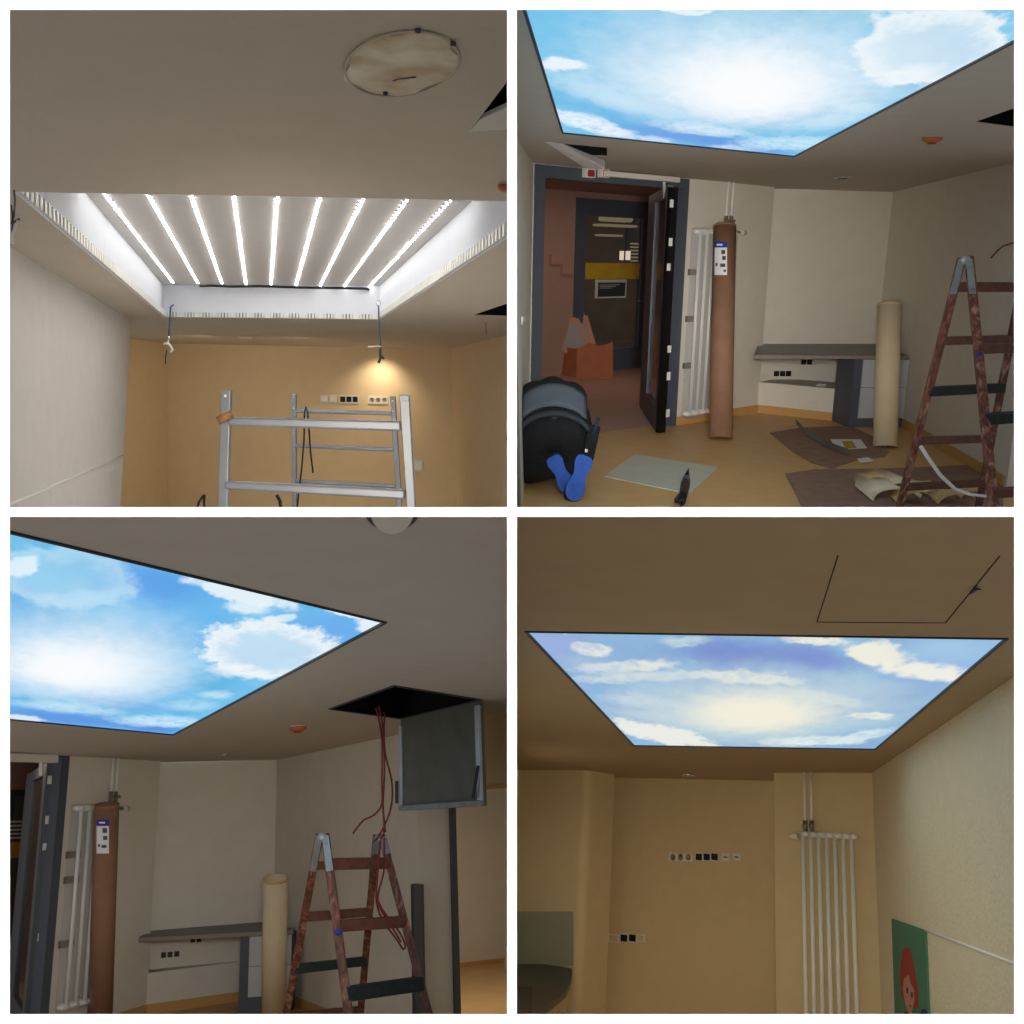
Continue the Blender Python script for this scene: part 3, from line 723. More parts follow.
# radiator
def radiator(room, w, x_l, x_r, y0, y1, nt_, label, film=False, off=.05, rtop=None, rr=.018, zbot=None):
    a0, a1, z0, z1 = w.rect(x_l, y0, x_r, y1, off)
    if zbot is not None: z0 = zbot
    t = thing(room, 'column_radiator', label, 'radiator', w.P((a0+a1)/2, z0))
    for k in range(nt_):
        a = a0 + (a1-a0)*(k/(nt_-1))
        link('column', MB().tube([w.P(a, z0+.01, off+.06), w.P(a, z1-.01, off+.06)], rr, 12), M['whitem'], room, t)
    for z in (z0+.02, z1-.02):
        hd = MB()
        for k in range(nt_):
            a = a0 + (a1-a0)*(k/(nt_-1)); hd.ell(w.P(a, z, off+.03), (a1-a0)/(nt_-1)*.5, .055, .03, n=12, m=8)
        hd.tube([w.P(a0-.03, z, off+.03), w.P(a1+.03, z, off+.03)], .026, 12)
        link('header', hd, M['whitem'], room, t)
    return t, (a0, a1, z0, z1)
t, (ra0, ra1, rz0, rz1) = radiator(B, w1, 690.5, 724, 230, 412, 6, 'tall white column radiator wrapped in clear film beside the open doorway', rr=.016)
link('plastic_wrap', MB().slab(w1, (ra0-.04, ra1+.03, rz0-.03, rz1+.02), .02, .125), M['film'], B, t, bevel=.02)
for z in (rz0+.52, rz0+1.0, rz1-.42):
    link('bracket', MB().slab(w1, (ra0-.04, ra0+.12, z-.03, z+.03), .01, .03), M['brass'], B, t)
# pipes above
def pipes(room, w, xs, y0, y1, vy, label, rad=.011):
    t = thing(room, 'heating_pipes', label, 'pipe', w.at(xs[0], y1))
    for x in xs:
        a = w.sz(x, (y0+y1)/2, .06)[0]
        link('pipe', MB().tube([w.P(a, room.h, .06), w.P(a, w.sz(x, y1, .06)[1], .06)], rad, 10), M['whitem'], room, t)
        zc = w.sz(x, vy, .06)[1]
        v = MB().tube([w.P(a, zc+.05, .06), w.P(a, zc-.06, .06)], rad*1.8, 8).tube([w.P(a-.02, zc, .06), w.P(a+.02, zc, .1)], rad*1.3, 8)
        link('valve', v, M['brass'], room, t)
    return t
pipes(B, w1, (727.5,732.5), 181, 218, 221, 'pair of thin white heating pipes above the brown cardboard tube')
t = thing(B, 'thermostat_valve', 'small white and grey radiator valve sticking out right of the brown tube', 'valve', w1.at(742,233))
link('stem', MB().tube([w1.at(735,232,.08), w1.at(741,232.5,.08)], .016, 10), M['brass'], B, t)
link('head', MB().tube([w1.at(740,232.5,.08), w1.at(745,233,.08)], .026, 12), M['plastic'], B, t)
# cardboard tube
def roll(room, bot, top, r, m, label, nm, inner='rollp'):
    t = thing(room, nm, label, 'tube', bot); ax = (top-bot); L = ax.length
    link('wall', MB().lathe(bot, [(r,0),(r,L),(r*.93,L),(r*.93,.0),(r,0)], ax, 40), M[m], room, t)
    link('rim', MB().lathe(bot, [(r*.93,L*1.0005),(r*1.012,L*1.0005),(r*1.012,L-.02),(r*.93,L-.02)], ax, 40), M[inner], room, t)
    return t
def label_on(room, bot, top, r, x0, x1, y0, y1, m, root, nm, k=1.012):
    """curved sheet on the tube's camera side"""
    ax = (top-bot).normalized(); mb = MB(); n = 10; pts = []
    for j in (0, 1):
        y = (y0, y1)[j]
        for i in range(n+1):
            x = x0+(x1-x0)*i/n; d = room.ray(x, y)
            # intersect the ray with the cylinder
            u = d-ax*d.dot(ax); w_ = -bot-ax*(-bot).dot(ax)
            aa = u.dot(u); bb = 2*u.dot(w_); cc_ = w_.dot(w_)-(r*k)**2; disc = bb*bb-4*aa*cc_
            tt = (-bb-math.sqrt(max(disc, 0)))/(2*aa); pts.append(d*tt)
    mb.add(pts, [(i, i+1, n+2+i, n+1+i) for i in range(n)], True)
    return link(nm, mb, M[m], room, root)
def depth(room, p): return (room.R.transposed() @ p).y
bt = B.floor(720.5, 439); dB = depth(B, bt); tpB = B.pt(724.8, 226.5, dB+.25); rB = 11.6*dB/F
t = roll(B, bt, tpB, rB, 'kraft', 'tall brown cardboard tube leaning on the radiator next to the doorway', 'cardboard_tube', 'kraft')
label_on(B, bt, tpB, rB, 714.5, 727, 247, 275, 'paper', t, 'label_sheet')
label_on(B, bt, tpB, rB, 714.3, 727.2, 241.5, 247.5, 'blue', t, 'label_header', 1.014)
label_on(B, bt, tpB, rB, 716.5, 722.5, 243.8, 245.6, 'paper', t, 'label_print', 1.018)
for (x0,x1,y0,y1) in ((721.3,725.2,250,254),(722.3,725.8,256,260),(720.3,725.3,263.5,267),(715.5,717.5,263,266),(723.5,726,269.5,272)): label_on(B, bt, tpB, rB, x0, x1, y0, y1, 'desk', t, 'label_print', 1.018)
# paper roll
bt = B.floor(885, 447); dB = depth(B, bt); tpB = B.pt(889.6, 304, dB+.05)
t = roll(B, bt, tpB, 12.0*dB/F*.98, 'rollp', 'pale beige paper roll standing upright in front of the grey desk', 'paper_roll', 'kpaper')
# desk
def desk(room, wfront, wback, xl, xr, yt, yb_, cabx0, cabx1, caby1, plinth, drawer_y, trio, pair, labels, sidex, e_l):
    pass
cf = B.floor(860, 427); df = Wall(B, cf, cf+w1.t)          # front plane of desk and cabinet
sl = df.sz(754.5,355)[0]; sr = min(df.sz(907,355)[0], 99)
zt_ = df.sz(860,355.5)[1]; th = .045
df = Wall(B, B.hz(754.5,354.5,zt_), B.hz(907,355,zt_)); sl = df.sz(754.5,355)[0]; sr = df.sz(907,355)[0]
t = thing(B, 'desk', 'charcoal desk top on a pale grey drawer cabinet set into the wall recess', 'desk', df.P(sr, -B.e))
inn = rbw.at(769,347.5); i2 = rbw.P(s1-.02, 0)
pts = [df.P(sl,0), df.P(sr,0), V((i2.x,i2.y,0)), V((rbw.P(s0+.3,0).x, rbw.P(s0+.3,0).y, 0)), w1.P(a774-.02,0,.0), w1.P(w1.sz(757,352)[0],0,.0)]
link('desk_top', MB().prism([V((p.x,p.y,zt_)) for p in pts], -UP*.008), M['desk'], B, t)
link('front_edge', MB().prism([V((p.x,p.y,zt_-.008)) for p in pts], -UP*th*.8), M['edge'], B, t)
cs0 = df.sz(859.5,400)[0]; cs1 = df.sz(905,400)[0]; ztb = zt_-th; zp = df.sz(880,418)[1]
link('cabinet_body', MB().slab(df, (cs0-.09, cs1, -B.e+.0, ztb), -.42, .41), M['grey'], B, t)
zm = df.sz(880,387.5)[1]
link('drawer', MB().slab(df, (cs0, cs1, zm+.003, ztb-.005), -.01, .02), M['drawer'], B, t)
link('drawer', MB().slab(df, (cs0, cs1, zp, zm-.003), -.01, .02), M['drawer'], B, t)
for i in range(3):
    plate(B, rbw, (773.8+i*6,371,778.6+i*6,376.2), ['left','middle','right'][i]+' one of three black sockets low in the niche under the desk', [('dgrey', (775+i*6,372.3,777.4+i*6,375), 'o')], 'black', group='black sockets low in the desk niche')
for i in range(2):
    plate(B, rbw, (801+i*6,359.6,805.6+i*6,364.4), ['left','right'][i]+' one of two black sockets just under the desk top', [('dgrey', (802+i*6,360.6,804.6+i*6,363.4), 'o')], 'black', group='black sockets just under the desk top')
link('cable_coil', MB().tube([Wl.P(n1*.62+.05*math.cos(a/3), zN0+.012, -.15+.1*math.sin(a/3)) for a in range(0, 19)], .008, 6, False), M['plastic'], B, label='small pale cable coil lying in the niche under the desk', cat='cable')
# ceiling fittings
def detector(room, x, y, rad, label):
    return disc_thing(room, 'smoke_detector', label, 'detector', x, y, rad, [('base', 'plastic', [(0,0),(.9,0),(.95,.12),(0,.12)]), ('cover', 'orange', [(.95,.10),(1,.25),(.9,.45),(.6,.6),(0,.62)]), ('sensor', 'redp', [(.45,.6),(.4,.72),(0,.74)])])
def disc_thing(room, name, label, cat, px_, py_, rad, parts, group=None):
    c = room.ceil(px_, py_); t = thing(room, name, label, cat, c, group)
    for nm, m, prof in parts: link(nm, MB().lathe(c, [(r*rad, -z*rad) for r, z in prof]), M[m], room, t)
    return t
detector(B, 932.5, 136.5, .063, 'orange smoke detector on the ceiling between the sky panel and the black hatch')
disc_thing(B, 'recessed_downlight', 'small round metal downlight in the ceiling in front of the recess', 'ceiling light', 843, 177.5, .085, [('ring', 'silver', [(1,0),(1,.08),(.8,.12),(.7,0)]), ('lens', 'dgrey', [(.75,.03),(0,.03)])])
t = thing(B, 'access_hatch', 'black open ceiling hatch at the far right above the step ladder', 'hatch', B.ceil(1005,118))
void(B, [(975,122),(1027,103.5),(1027,129)], .35, t)
# floor things
def sheet(room, pts, m, label, nm='paper_sheet', cat='paper', z=.004, th=.004, **kw):
    return link(nm, MB().prism([room.floor(*p, z) for p in pts], UP*th), M[m], room, label=label, cat=cat, **kw)
sheet(B, [(604,477),(635,455),(718.5,468),(690,494.5)], 'gboard', 'pale grey board lying flat on the floor under the black tool', 'board', 'board', .003, .008)
sheet(B, [(769.6,433),(800,428),(850,426),(872,436),(889,452),(884,457),(860,459),(832,468.5),(812,463),(792,451)], 'bpaper', 'brown paper sheet on the floor under the beige roll')
sheet(B, [(785,474),(815,469.5),(880,469),(966,465.5),(990,474),(1003,487),(1003,511),(803,511),(797,496)], 'bpaper', 'large brown paper sheet under the step ladder at the room front', z=.004)
mb = MB(); lo = [B.floor(x, y, .02) for x, y in ((797,425),(808,436),(826,447),(850,456))]
for i in range(3):
    a, b = lo[i], lo[i+1]; up_ = V((.03, .16, .035)); mb.prism([a, b, b+up_, a+up_], V((0,.01,0)))
link('curled_paper', mb, M['desk'], B, label='dark curled edge of paper across the sheet left of the beige roll', cat='paper')
o = sheet(B, [(830.5,439.5),(860.5,439.5),(867,448),(837,450)], 'paper', 'small printed white leaflet on the brown paper', 'leaflet', 'leaflet', .012, .003)
link('print', MB().prism([B.floor(x, y, .016) for x, y in ((842,441),(852,441),(857,448),(845,448.6))], UP*.001), M['yellow'], B, o)
sheet(B, [(857,459),(868,457.5),(873,461),(860,463)], 'paper', 'tiny white scrap of paper at the front edge of the brown sheet', 'paper_scrap', 'paper', .012, .004)
# scraps under the ladder
def curl(x, y, w_, hgt, turn, m, label, dep=.25):
    c = B.floor(x, y, .01); mb = MB(); n = 10; s = depth(B, c)/F
    pts = []
    for i in range(n+1):
        a = turn*i/n
        p = c + V((w_*s*(i/n-.5), dep*.3*math.sin(a*1.3), hgt*s*(.15+.5*(1-math.cos(a)))))
        pts += [p, p+V((.03*math.cos(a), dep, .02*math.sin(a*2)))]
    mb.add(pts, [(2*i, 2*i+2, 2*i+3, 2*i+1) for i in range(n)], True)
    o = link('paper_scrap', mb, M[m], B, label=label, cat='paper'); md = o.modifiers.new('thick', 'SOLIDIFY'); md.thickness = .004
curl(873, 489, 26, 12, 4.2, 'kpaper', 'curled brown paper scrap left of the ladder foot')
curl(888, 503, 30, 14, 2.6, 'cpaper', 'cream crumpled scrap behind the left ladder foot', .5)
curl(915, 506, 34, 14, 5.0, 'kpaper', 'curled tan scrap between the ladder feet, left one')
curl(935, 500, 30, 10, 3.0, 'cpaper', 'cream crumpled scrap between the ladder feet', .4)
curl(955, 506, 34, 12, 4.4, 'kpaper', 'curled tan scrap between the ladder feet, right one')
curl(902, 492, 30, 9, 2.2, 'cpaper', 'flat cream scrap beside the lowest rung', .5)
curl(972, 500, 22, 9, 3.4, 'kpaper', 'small tan scrap under the white strip')
# white strip hanging from the rung
st = [B.pt(x, y, dd) for x, y, dd in ((920.5,446,5.9),(928,458,6.1),(940,475,6.3),(955,489,6.45),(970,494.5,6.45),(988,496.5,6.4))]
mb = MB(); pts = []
for p in st: pts += [p-V((.008,0,.008)), p+V((.008,0,.008))]
mb.add(pts, [(2*i, 2*i+2, 2*i+3, 2*i+1) for i in range(len(st)-1)], True)
o = link('plastic_strip', mb, M['paper'], B, label='long white plastic strip hanging down from the ladder rung to the floor', cat='strip'); o.modifiers.new('thick', 'SOLIDIFY').thickness = .004
# black tool on the board
p0, p1 = B.floor(688.5,468,.05), B.floor(682,502,.05); ax = (p1-p0); L = ax.length; ax.normalize(); s = depth(B, p0)/F
t = thing(B, 'power_tool', 'black pointed power tool lying on the pale grey board', 'tool', B.floor(685,486))
link('tip', MB().tube([p0, p0+ax*L*.3], [.003, .022], 12), M['black'], B, t)
link('collar', MB().tube([p0+ax*L*.3, p0+ax*L*.36, p0+ax*L*.46], [.024, .029, .03], 14), M['grey'], B, t)
link('body', MB().tube([p0+ax*L*.46, p0+ax*L*.55, p0+ax*L*.8, p0+ax*L], [.034, .035, .03, .024], 14), M['black'], B, t)
link('handle', MB().beam(p0+ax*L*.7, p0+ax*L*.97+V((-.04,0,0)), .035, .04), M['black'], B, t, bevel=.01)
link('cord', MB().tube([p0+ax*L, B.floor(681,508,.02), B.floor(681,511,.02)], .008, 8), M['black'], B, t)
# left wall switch
plate(B, lwB, (521,315,524.5,323), 'small white switch on the left wall above the kneeling person', [('whitem', (522,317,523.6,321), 'sq')], nm='light_switch', cat='switch')
link('red_wire', MB().tube([B.pt(x, y, 6.2) for x, y in ((1027,240),(1013,243),(1003,246),(997,251),(991,258))], .006, 8), M['red'], B, label='thin red wire end dangling from above right of the step ladder', cat='wire')

# ------------------------------------------------------------------ step ladder (built once per room it stands in)
def ladder(room, a1, b1, a2, b2, ra, rb, D, label, ratio=1.1, W=8.2):
    """a1.. = list of pixel points of each stile top->bottom; ra/rb rungs: (y at near stile, y at far stile, px height, material)"""
    ya, yb = a1[0][1], a1[-1][1]
    def dep(kind, y, far):
        f = (y-ya)/150.; d = D/(1+(-.085 if kind == 'a' else .085)*f); return d*(1.045 if far else 1.)
    t = thing(room, 'step_ladder', label, 'ladder', room.pt((a1[-1][0]+b2[-1][0])/2, a1[-1][1], D))
    def X(st, y):
        (x0, y0), (x1, y1) = st[0], st[-1]; return x0+(x1-x0)*(y-y0)/(y1-y0)
    for st, kind, far, w in ((a1,'a',0,W),(b1,'b',0,W),(a2,'a',1,W*.95),(b2,'b',1,W*.95)):
        mb = MB(); p = []
        for (x, y) in (st[0], st[-1]):
            d = dep(kind, y, far); c = room.pt(x, y, d); p.append(c)
        mb.beam(p[0], p[1], w*D/F, .028 if kind == 'a' else .03)
        link('stile', mb, M['wood'], room, t, bevel=.004)
    for lst, na, fa, kind in ((ra, a1, a2, 'a'), (rb, b1, b2, 'b')):
        for (y0, y1, hh, mm) in lst:
            p0 = room.pt(X(na, y0), y0, dep(kind, y0, 0)); p1 = room.pt(X(fa, y1), y1, dep(kind, y1, 1))
            mb = MB().beam(p0, p1, .05 if mm != 'greenrung' else .07, hh*D/F, V((0,1,0))); link('rung', mb, M[mm], room, t, bevel=.004)
    # metal hinges at both tops
    for (na, nb, far) in ((a1, b1, 0), (a2, b2, 1)):
        xa, xb = na[0][0], nb[0][0]; y0 = na[0][1]
        h = MB(); kk = 1 if not far else .5
        for st, kind in ((na, 'a'), (nb, 'b')):
            q0 = room.pt(X(st, y0+1), y0+1, dep(kind, y0, far)-.03); q1 = room.pt(X(st, y0+36*kk), y0+36*kk, dep(kind, y0+36*kk, far)-.03)
            h.beam(q0, q1, W*.8*D/F, .006)
        c = room.pt((xa+xb)/2, y0+2, dep('a', y0, far)-.02)
        h.lathe(c, [(0,-.02),(.026,-.02),(.026,.012),(.012,.02),(0,.02)], V((0,-1,0)), 12, False)
        link('hinge', h, M['galv'], room, t)
        for st, kind in ((na, 'a'), (nb, 'b')):
            for yy in (y0+9, y0+30*kk+2): link('bolt', MB().lathe(room.pt(X(st, yy), yy, dep(kind, yy, far)-.03), [(0,0),(.009,0),(.009,.01)], V((0,-1,0)), 8), M['silver'], room, t)
    s = MB(); y = a1[0][1]+97
    s.lathe(room.pt(X(b1, y), y, dep('b', y, 0)-.018), [(0,.003),(.018,.003),(.018,0)], V((0,-1,0)), 16)
    link('blue_sticker', s, M['blue'], room, t)
    return t
ladder(B, [(962,258),(898.5,511)], [(969,257),(994,511)], [(1026,262),(977.5,511)], [(1031,262),(1085,511)],
       [(287,287,10,'rung'),(341,339,8.5,'rung'),(391.5,388,9.5,'greenrung'),(441,438.5,8,'rung'),(487,483,8,'rung')],
       [(349,347,9,'rung'),(419,414,9.5,'greenrung'),(493,488,8,'rung')], 5.7, 'worn red brown wooden step ladder standing among the paper scraps')
# the far half of the ladder's front section is beyond the frame: green rung and lower steps
#####################################################################  person
def person():
    base = B.floor(562, 470); bx = base.x; tz = -B.e
    k0 = depth(B, B.floor(570, 497)); s = k0/F
    o0 = B.floor(562, 498)
    G = lambda x, y, z: V((o0.x+x, o0.y+y, tz+z))
    t = thing(B, 'person', 'person in black work clothes with blue soled shoes kneeling bent forward', 'person', G(0, .3, 0))
    def remesh(nm, mb, m, vox=.014, root=None, lab=None):
        o = link(nm, mb, m, B, root or t, label=lab)
        md = o.modifiers.new('remesh', 'REMESH'); md.mode = 'VOXEL'; md.voxel_size = vox; md.use_smooth_shade = True
        sm = o.modifiers.new('smooth', 'SMOOTH'); sm.factor = .8; sm.iterations = 6
        return o
    def limb(mb, pts, rs):
        for i in range(len(pts)-1):
            n = 5; mb.tube([pts[i].lerp(pts[i+1], j/n) for j in range(n+1)], [rs[i]+(rs[i+1]-rs[i])*j/n for j in range(n+1)], 16)
        for p, r in zip(pts, rs): mb.ell(p, r, r, r)
    C0 = -.06
    hip = G(C0, .36, .42); belly = G(C0, .55, .52); chest = G(C0, .8, .54); neck = G(C0, 1.0, .47); head = G(C0, 1.13, .33)
    bd = MB()
    limb(bd, [hip, belly, chest, neck], [.13, .12, .13, .055]); bd.ell(head, .08, .105, .11)
    for s_ in (-1, 1):
        sh = G(C0+s_*.19, .9, .52); el = G(C0+s_*.27, .95, .27); ha = G(C0+s_*.2, 1.12, .05)
        limb(bd, [chest+V((s_*.1, .05, 0)), sh, el, ha], [.06, .055, .042, .028])
        bd.ell(ha+V((0,.05,0)), .042, .055, .018)
        for q_ in range(4):
            x = (q_-1.5)*.021; limb(bd, [ha+V((x,.08,0)), ha+V((x*1.1,.125,.004)), ha+V((x*1.15,.16-.008*abs(q_-1.5),-.012))], [.0095, .009, .008])
        limb(bd, [ha+V((-s_*.035,.04,0)), ha+V((-s_*.06,.085,-.008))], [.011, .009])
        kn = G(C0+s_*.17, .62, .09); an = G(.02+s_*.07, .14, .2)
        limb(bd, [hip+V((s_*.08,0,0)), kn, an], [.1, .06, .04])
    remesh('body', bd, M['skin'], .009)
    hr = MB(); hr.ell(head+V((0,.0,.03)), .088, .11, .10); remesh('hair', hr, M['hair'])
    # jacket over the bent back
    jk = MB()
    for x in (-.11, 0, .11): limb(jk, [G(C0+x, .34, .47), G(C0+x*1.05, .5, .62-abs(x)*.35), G(C0+x*1.2, .72, .66-abs(x)*.35), G(C0+x, .95, .54)], [.13, .145, .145, .10])
    for s_ in (-1, 1): limb(jk, [G(C0+s_*.16, .85, .56), G(C0+s_*.23, .9, .48), G(C0+s_*.30, .93, .27), G(C0+s_*.23, 1.06, .1)], [.09, .085, .065, .05])
    remesh('jacket', jk, M['cloth'], .016)
    # grey back panel: a band that follows the back
    def band(nm, y0, y1, m, rad, x_w, zc, n=14, rows=5):
        mb = MB(); pts = []
        for j in range(rows+1):
            yy = y0+(y1-y0)*j/rows
            for i in range(n+1):
                a = math.radians(-x_w + 2*x_w*i/n)
                f = zc(yy); pts.append(G(C0+rad*1.18*math.sin(a), yy-.03*math.cos(a), f + rad*(math.cos(a)-1)))
        mb.add(pts, [(j*(n+1)+i, j*(n+1)+i+1, (j+1)*(n+1)+i+1, (j+1)*(n+1)+i) for j in range(rows) for i in range(n)], True)
        o = link(nm, mb, M[m], B, t); md = o.modifiers.new('thick', 'SOLIDIFY'); md.thickness = .03; md.offset = 0; return o
    band('grey_back_panel', .32, .47, 'clothg', .25, 52, lambda y: .64+(y-.33)*.95)
    band('belt', .235, .275, 'belt', .26, 66, lambda y: .575+(y-.23)*.5, rows=2)
    for x in (-.15, 0, .15): link('belt_loop', MB().beam(G(C0+x, .22, .50-abs(x)*.4), G(C0+x, .25, .60-abs(x)*.55), .035, .03), M['belt'], B, t)
    tr = MB()
    for s_ in (-1, 1):
        limb(tr, [G(C0+s_*.09, .36, .43), G(C0+s_*.15, .40, .28), G(C0+s_*.19, .62, .12)], [.175, .15, .095])
        limb(tr, [G(C0+s_*.19, .62, .11), G(C0+s_*.17, .36, .12), G(.02+s_*.075, .13, .19)], [.10, .095, .075])
    tr.ell(G(C0, .32, .44), .22, .15, .15)
    remesh('trousers', tr, M['cloth'], .016)
    # shoes, soles facing the camera; heel up, toe on the ground
    for (hx, hy, tx, ty, w, nm) in ((553.5,459,569.5,489,8.6,'a'), (584,460,572.5,497,9.4,'b')):
        dH = k0*1.01
        H = B.pt(hx, hy, k0-.06); T = B.floor(tx, ty, .03) if nm == 'b' else B.pt(tx, ty, k0-.0)
        ax = (T-H); Ln = ax.length; ax.normalize(); side = ax.cross(V((0,1,0))).normalized(); nrm = side.cross(ax).normalized()
        if nrm.y > 0: nrm = -nrm
        prof = [(-.10,.5),(-.06,.78),(.02,.92),(.12,.95),(.25,.82),(.42,.70),(.55,.80),(.72,1.02),(.88,1.0),(1.0,.82),(1.08,.5),(1.11,.2)]
        ww = w*s
        outl = [H+ax*Ln*f+side*ww*g for f, g in prof]+[H+ax*Ln*f-side*ww*g for f, g in reversed(prof)]
        lab = 'left blue soled shoe, toe turned inward' if nm == 'a' else 'right blue soled shoe, nearest to the viewer'
        up = MB().prism([p*1. for p in [H+ax*Ln*f+side*ww*.9*g for f, g in prof]+[H+ax*Ln*f-side*ww*.9*g for f, g in reversed(prof)]], -nrm*.075)
        sh = link('shoe', up, M['cloth'], B, t, label=lab, bevel=.02)
        link('sole', MB().prism(outl, nrm*.022), M['sole'], B, sh, bevel=.006)
        for f in (.0,.1,.66,.78,.9): link('tread', MB().beam(H+ax*Ln*f+nrm*.024-side*ww*.55, H+ax*Ln*f+nrm*.024+side*ww*.55, .012, .006, ax), M['sole'], B, sh)
    # tool pouch at the right hip
    link('tool_pouch', MB().beam(G(.19,.22,.24), G(.24,.25,.50), .09, .07), M['cloth'], B, t, bevel=.015)
    link('pocket_tool', MB().tube([G(.22,.2,.42), G(.265,.22,.56)], .012, 10), M['navy'], B, t)
    link('pocket_badge', MB().ell(G(.175,.12,.33), .012, .006, .014), M['whitem'], B, t)
person()
# green lower rung of the ladder's right section, running out of the frame
#####################################################################  ROOM C : bottom left
PC = [(-3,527.2),(387,621.7),(173.7,734.8),(-3,718.3)]
H4 = [(329.3,709),(394.2,685.8),(480.5,699.7),(400.7,718.6)]
ceiling(C, [(-3,512.6),(511.7,512.6),(511.7,711),(277,760),(160.5,762.3),(160.5,761),(65,756),(-3,752.8),(-3,718.3),(173.7,734.8),(387,621.7),(-3,527.2)], [H4])
sky_panel(C, PC, (170, 650), [
    (92,663,86,36,.05,.8,.85,'g',(246,251,255)),
    (62,668,55,20,.05,.7,.8,'g',(255,255,255)),
    (22,569,17,10,-.25,.25,.95,'h',(232,246,252)),
    (62,578,72,29,.12,.15,.6,'r',(200,232,246)),
    (75,598,45,6,-.1,.5,.5,'s',(200,232,248)),
    (268,650,68,29,.05,.12,.97,'r',(238,246,250)),
    (240,672,30,7,.1,.4,.85,'s',(240,247,250)),
    (242,594,50,10,.25,.25,.95,'h',(230,242,250)),
    (250,607,22,9,0,.4,.9,'h',(228,242,250)),
    (288,618,10,3.5,0,.3,.8,'h',(220,240,250)),
    (348,614,22,4.5,.25,.3,.95,'h',(235,245,250)),
    (370,624,14,7,0,.3,.9,'h',(235,245,250)),
    (66,708,52,5,.1,.5,.75,'s',(205,232,248)),
    (160,722,44,5.5,.03,.4,.9,'s',(205,236,250)),
    (216,695,15,4,0,.5,.7,'s',(210,238,250)),
    (190,706,24,5,0,.6,.6,'s',(205,236,250)),
    (25,719,18,3,.1,.3,.9,'h',(225,240,250)),
    (30,690,40,8,.1,.6,.6,'s',(190,224,246)),
    ], [(96,180,228),(130,202,240)], [
    (160,585,60,25,.1,(92,158,232),.85),(330,630,60,16,.2,(110,172,240),.8),(60,718,80,8,.1,(96,150,228),.9),(150,728,40,5,.1,(90,144,226),.9),
    (190,620,60,28,0,(100,180,238),.6),(10,600,40,14,0,(100,176,232),.6),(130,705,50,6,.1,(112,170,232),.6)],
    'bright blue sky and cloud light panel pointing toward the open square hatch', .011)
w1 = Wall(C, C.ceil(65,756), C.ceil(160.5,761))
a0 = w1.sz(65,756)[0]; aR = w1.sz(64.5,800)[0]; aE = w1.sz(160.5,761)[0]; aFar = w1.sz(-3,800)[0]-.5
zD = w1.sz(40,748)[1]
mb = MB().slab(w1, (aR, aE, -C.e, C.h), -.12, .12).slab(w1, (aFar, aR, zD, C.h), -.12, .12)
struct('wall_back', mb, M['cream'], C)
rbw = Wall(C, C.ceil(160.5,762.6), C.ceil(277,760))
q0, q1 = rbw.sz(150,850)[0]-.3, rbw.sz(277,760)[0]
struct('wall_recess', MB().slab(rbw, (q0, q1, -C.e, C.h), -.08, .08), M['cream'], C)
rwC = Wall(C, C.ceil(277,760), C.ceil(511.7,711))
b0 = rwC.sz(277,760)[0]; b1_ = rwC.sz(418.5,880)[0]
b3 = rwC.sz(510.5,760)[0]; zB = rwC.sz(495,789)[1]
T = .05
while C.pix(rwC.P(b1_, -.5, -T))[0] < 453 and T < 3: T += .01
struct('wall_right', MB().slab(rwC, (b0, b1_, -C.e, C.h), -T, T), M['cream'], C)
struct('wall_bulkhead', MB().prism([rwC.P(b1_,zB), rwC.P(b3,zB), rwC.P(b3,C.h), rwC.P(b1_,C.h)], -rwC.n*.01), M['beigeD'], C)
struct('trim_8', MB().slab(rwC, (b1_, b3-.01, zB, zB+.03), 0, .01), M['skirt'], C)
struct('trim_9', MB().slab(rwC, (b1_, b1_+.03, -C.e, C.h), -T-.02, .05), M['desk'], C)
t = thing(C, 'corner_guard', 'dark grey metal guard on the pillar edge behind the step ladder', 'corner guard', rwC.at(420,1010))
gq = rwC.rect(415.5, 884, 425, 1040, .02); link('plate', MB().slab(rwC, gq, .02, .012), M['desk'], C, t)
gq = rwC.rect(413.5, 884, 415.5, 1040, .02); link('side_plate', MB().slab(rwC, gq, .005, .03), M['dgrey'], C, t)
# space beyond the opening
fw_ = Wall(C, C.floor(463,967), C.floor(507,962)); g0 = fw_.sz(430,900)[0]; g1 = fw_.sz(511,900)[0]
struct('wall_far', MB().slab(fw_, (g0, g1, -C.e, C.h), -.08, .08), M['cream'], C)
struct('trim_10', MB().slab(fw_, (g0, g1, -C.e, -C.e+.05), 0, .015), M['skirt'], C)
P1, P2 = fw_.P(g0,0), fw_.P(g1,0); Q1, Q2 = rwC.P(b1_,0,-T), rwC.P(b3,0,-.01)
struct('ceiling', MB().prism([V((p.x,p.y,C.h)) for p in (P1,P2,Q2,Q1)], UP*.05), M['ceil'], C)
# floor
fpts = [C.floor(-40,1200), C.floor(560,1200), C.floor(560,962), C.floor(463,962), C.floor(440,958), C.floor(284,975), C.floor(150,995), C.floor(60,1030), C.floor(-40,1045)]
struct('floor', MB().prism(fpts, -UP*.05), M['floor'], C)
skirting(rwC, b0, b1_, idx='trim_11', hh=.09)
aN = w1.sz(239.5,985)[0]
zN0 = w1.sz(200,967)[1]
f0 = w1.P(aE-.01, -C.e); Wl = Wall(C, f0, C.floor(239.5,1001)); n1 = (C.floor(239.5,1001)-f0).length
zN0 = Wl.sz(196,967)[1]
struct('wall_low', MB().slab(Wl, (0, n1, -C.e, zN0), -.6, .6), M['cream'], C)
skirting(w1, aR, aE-.01, idx='trim_12', hh=.09); skirting(Wl, 0, n1, idx='trim_15', hh=.09)
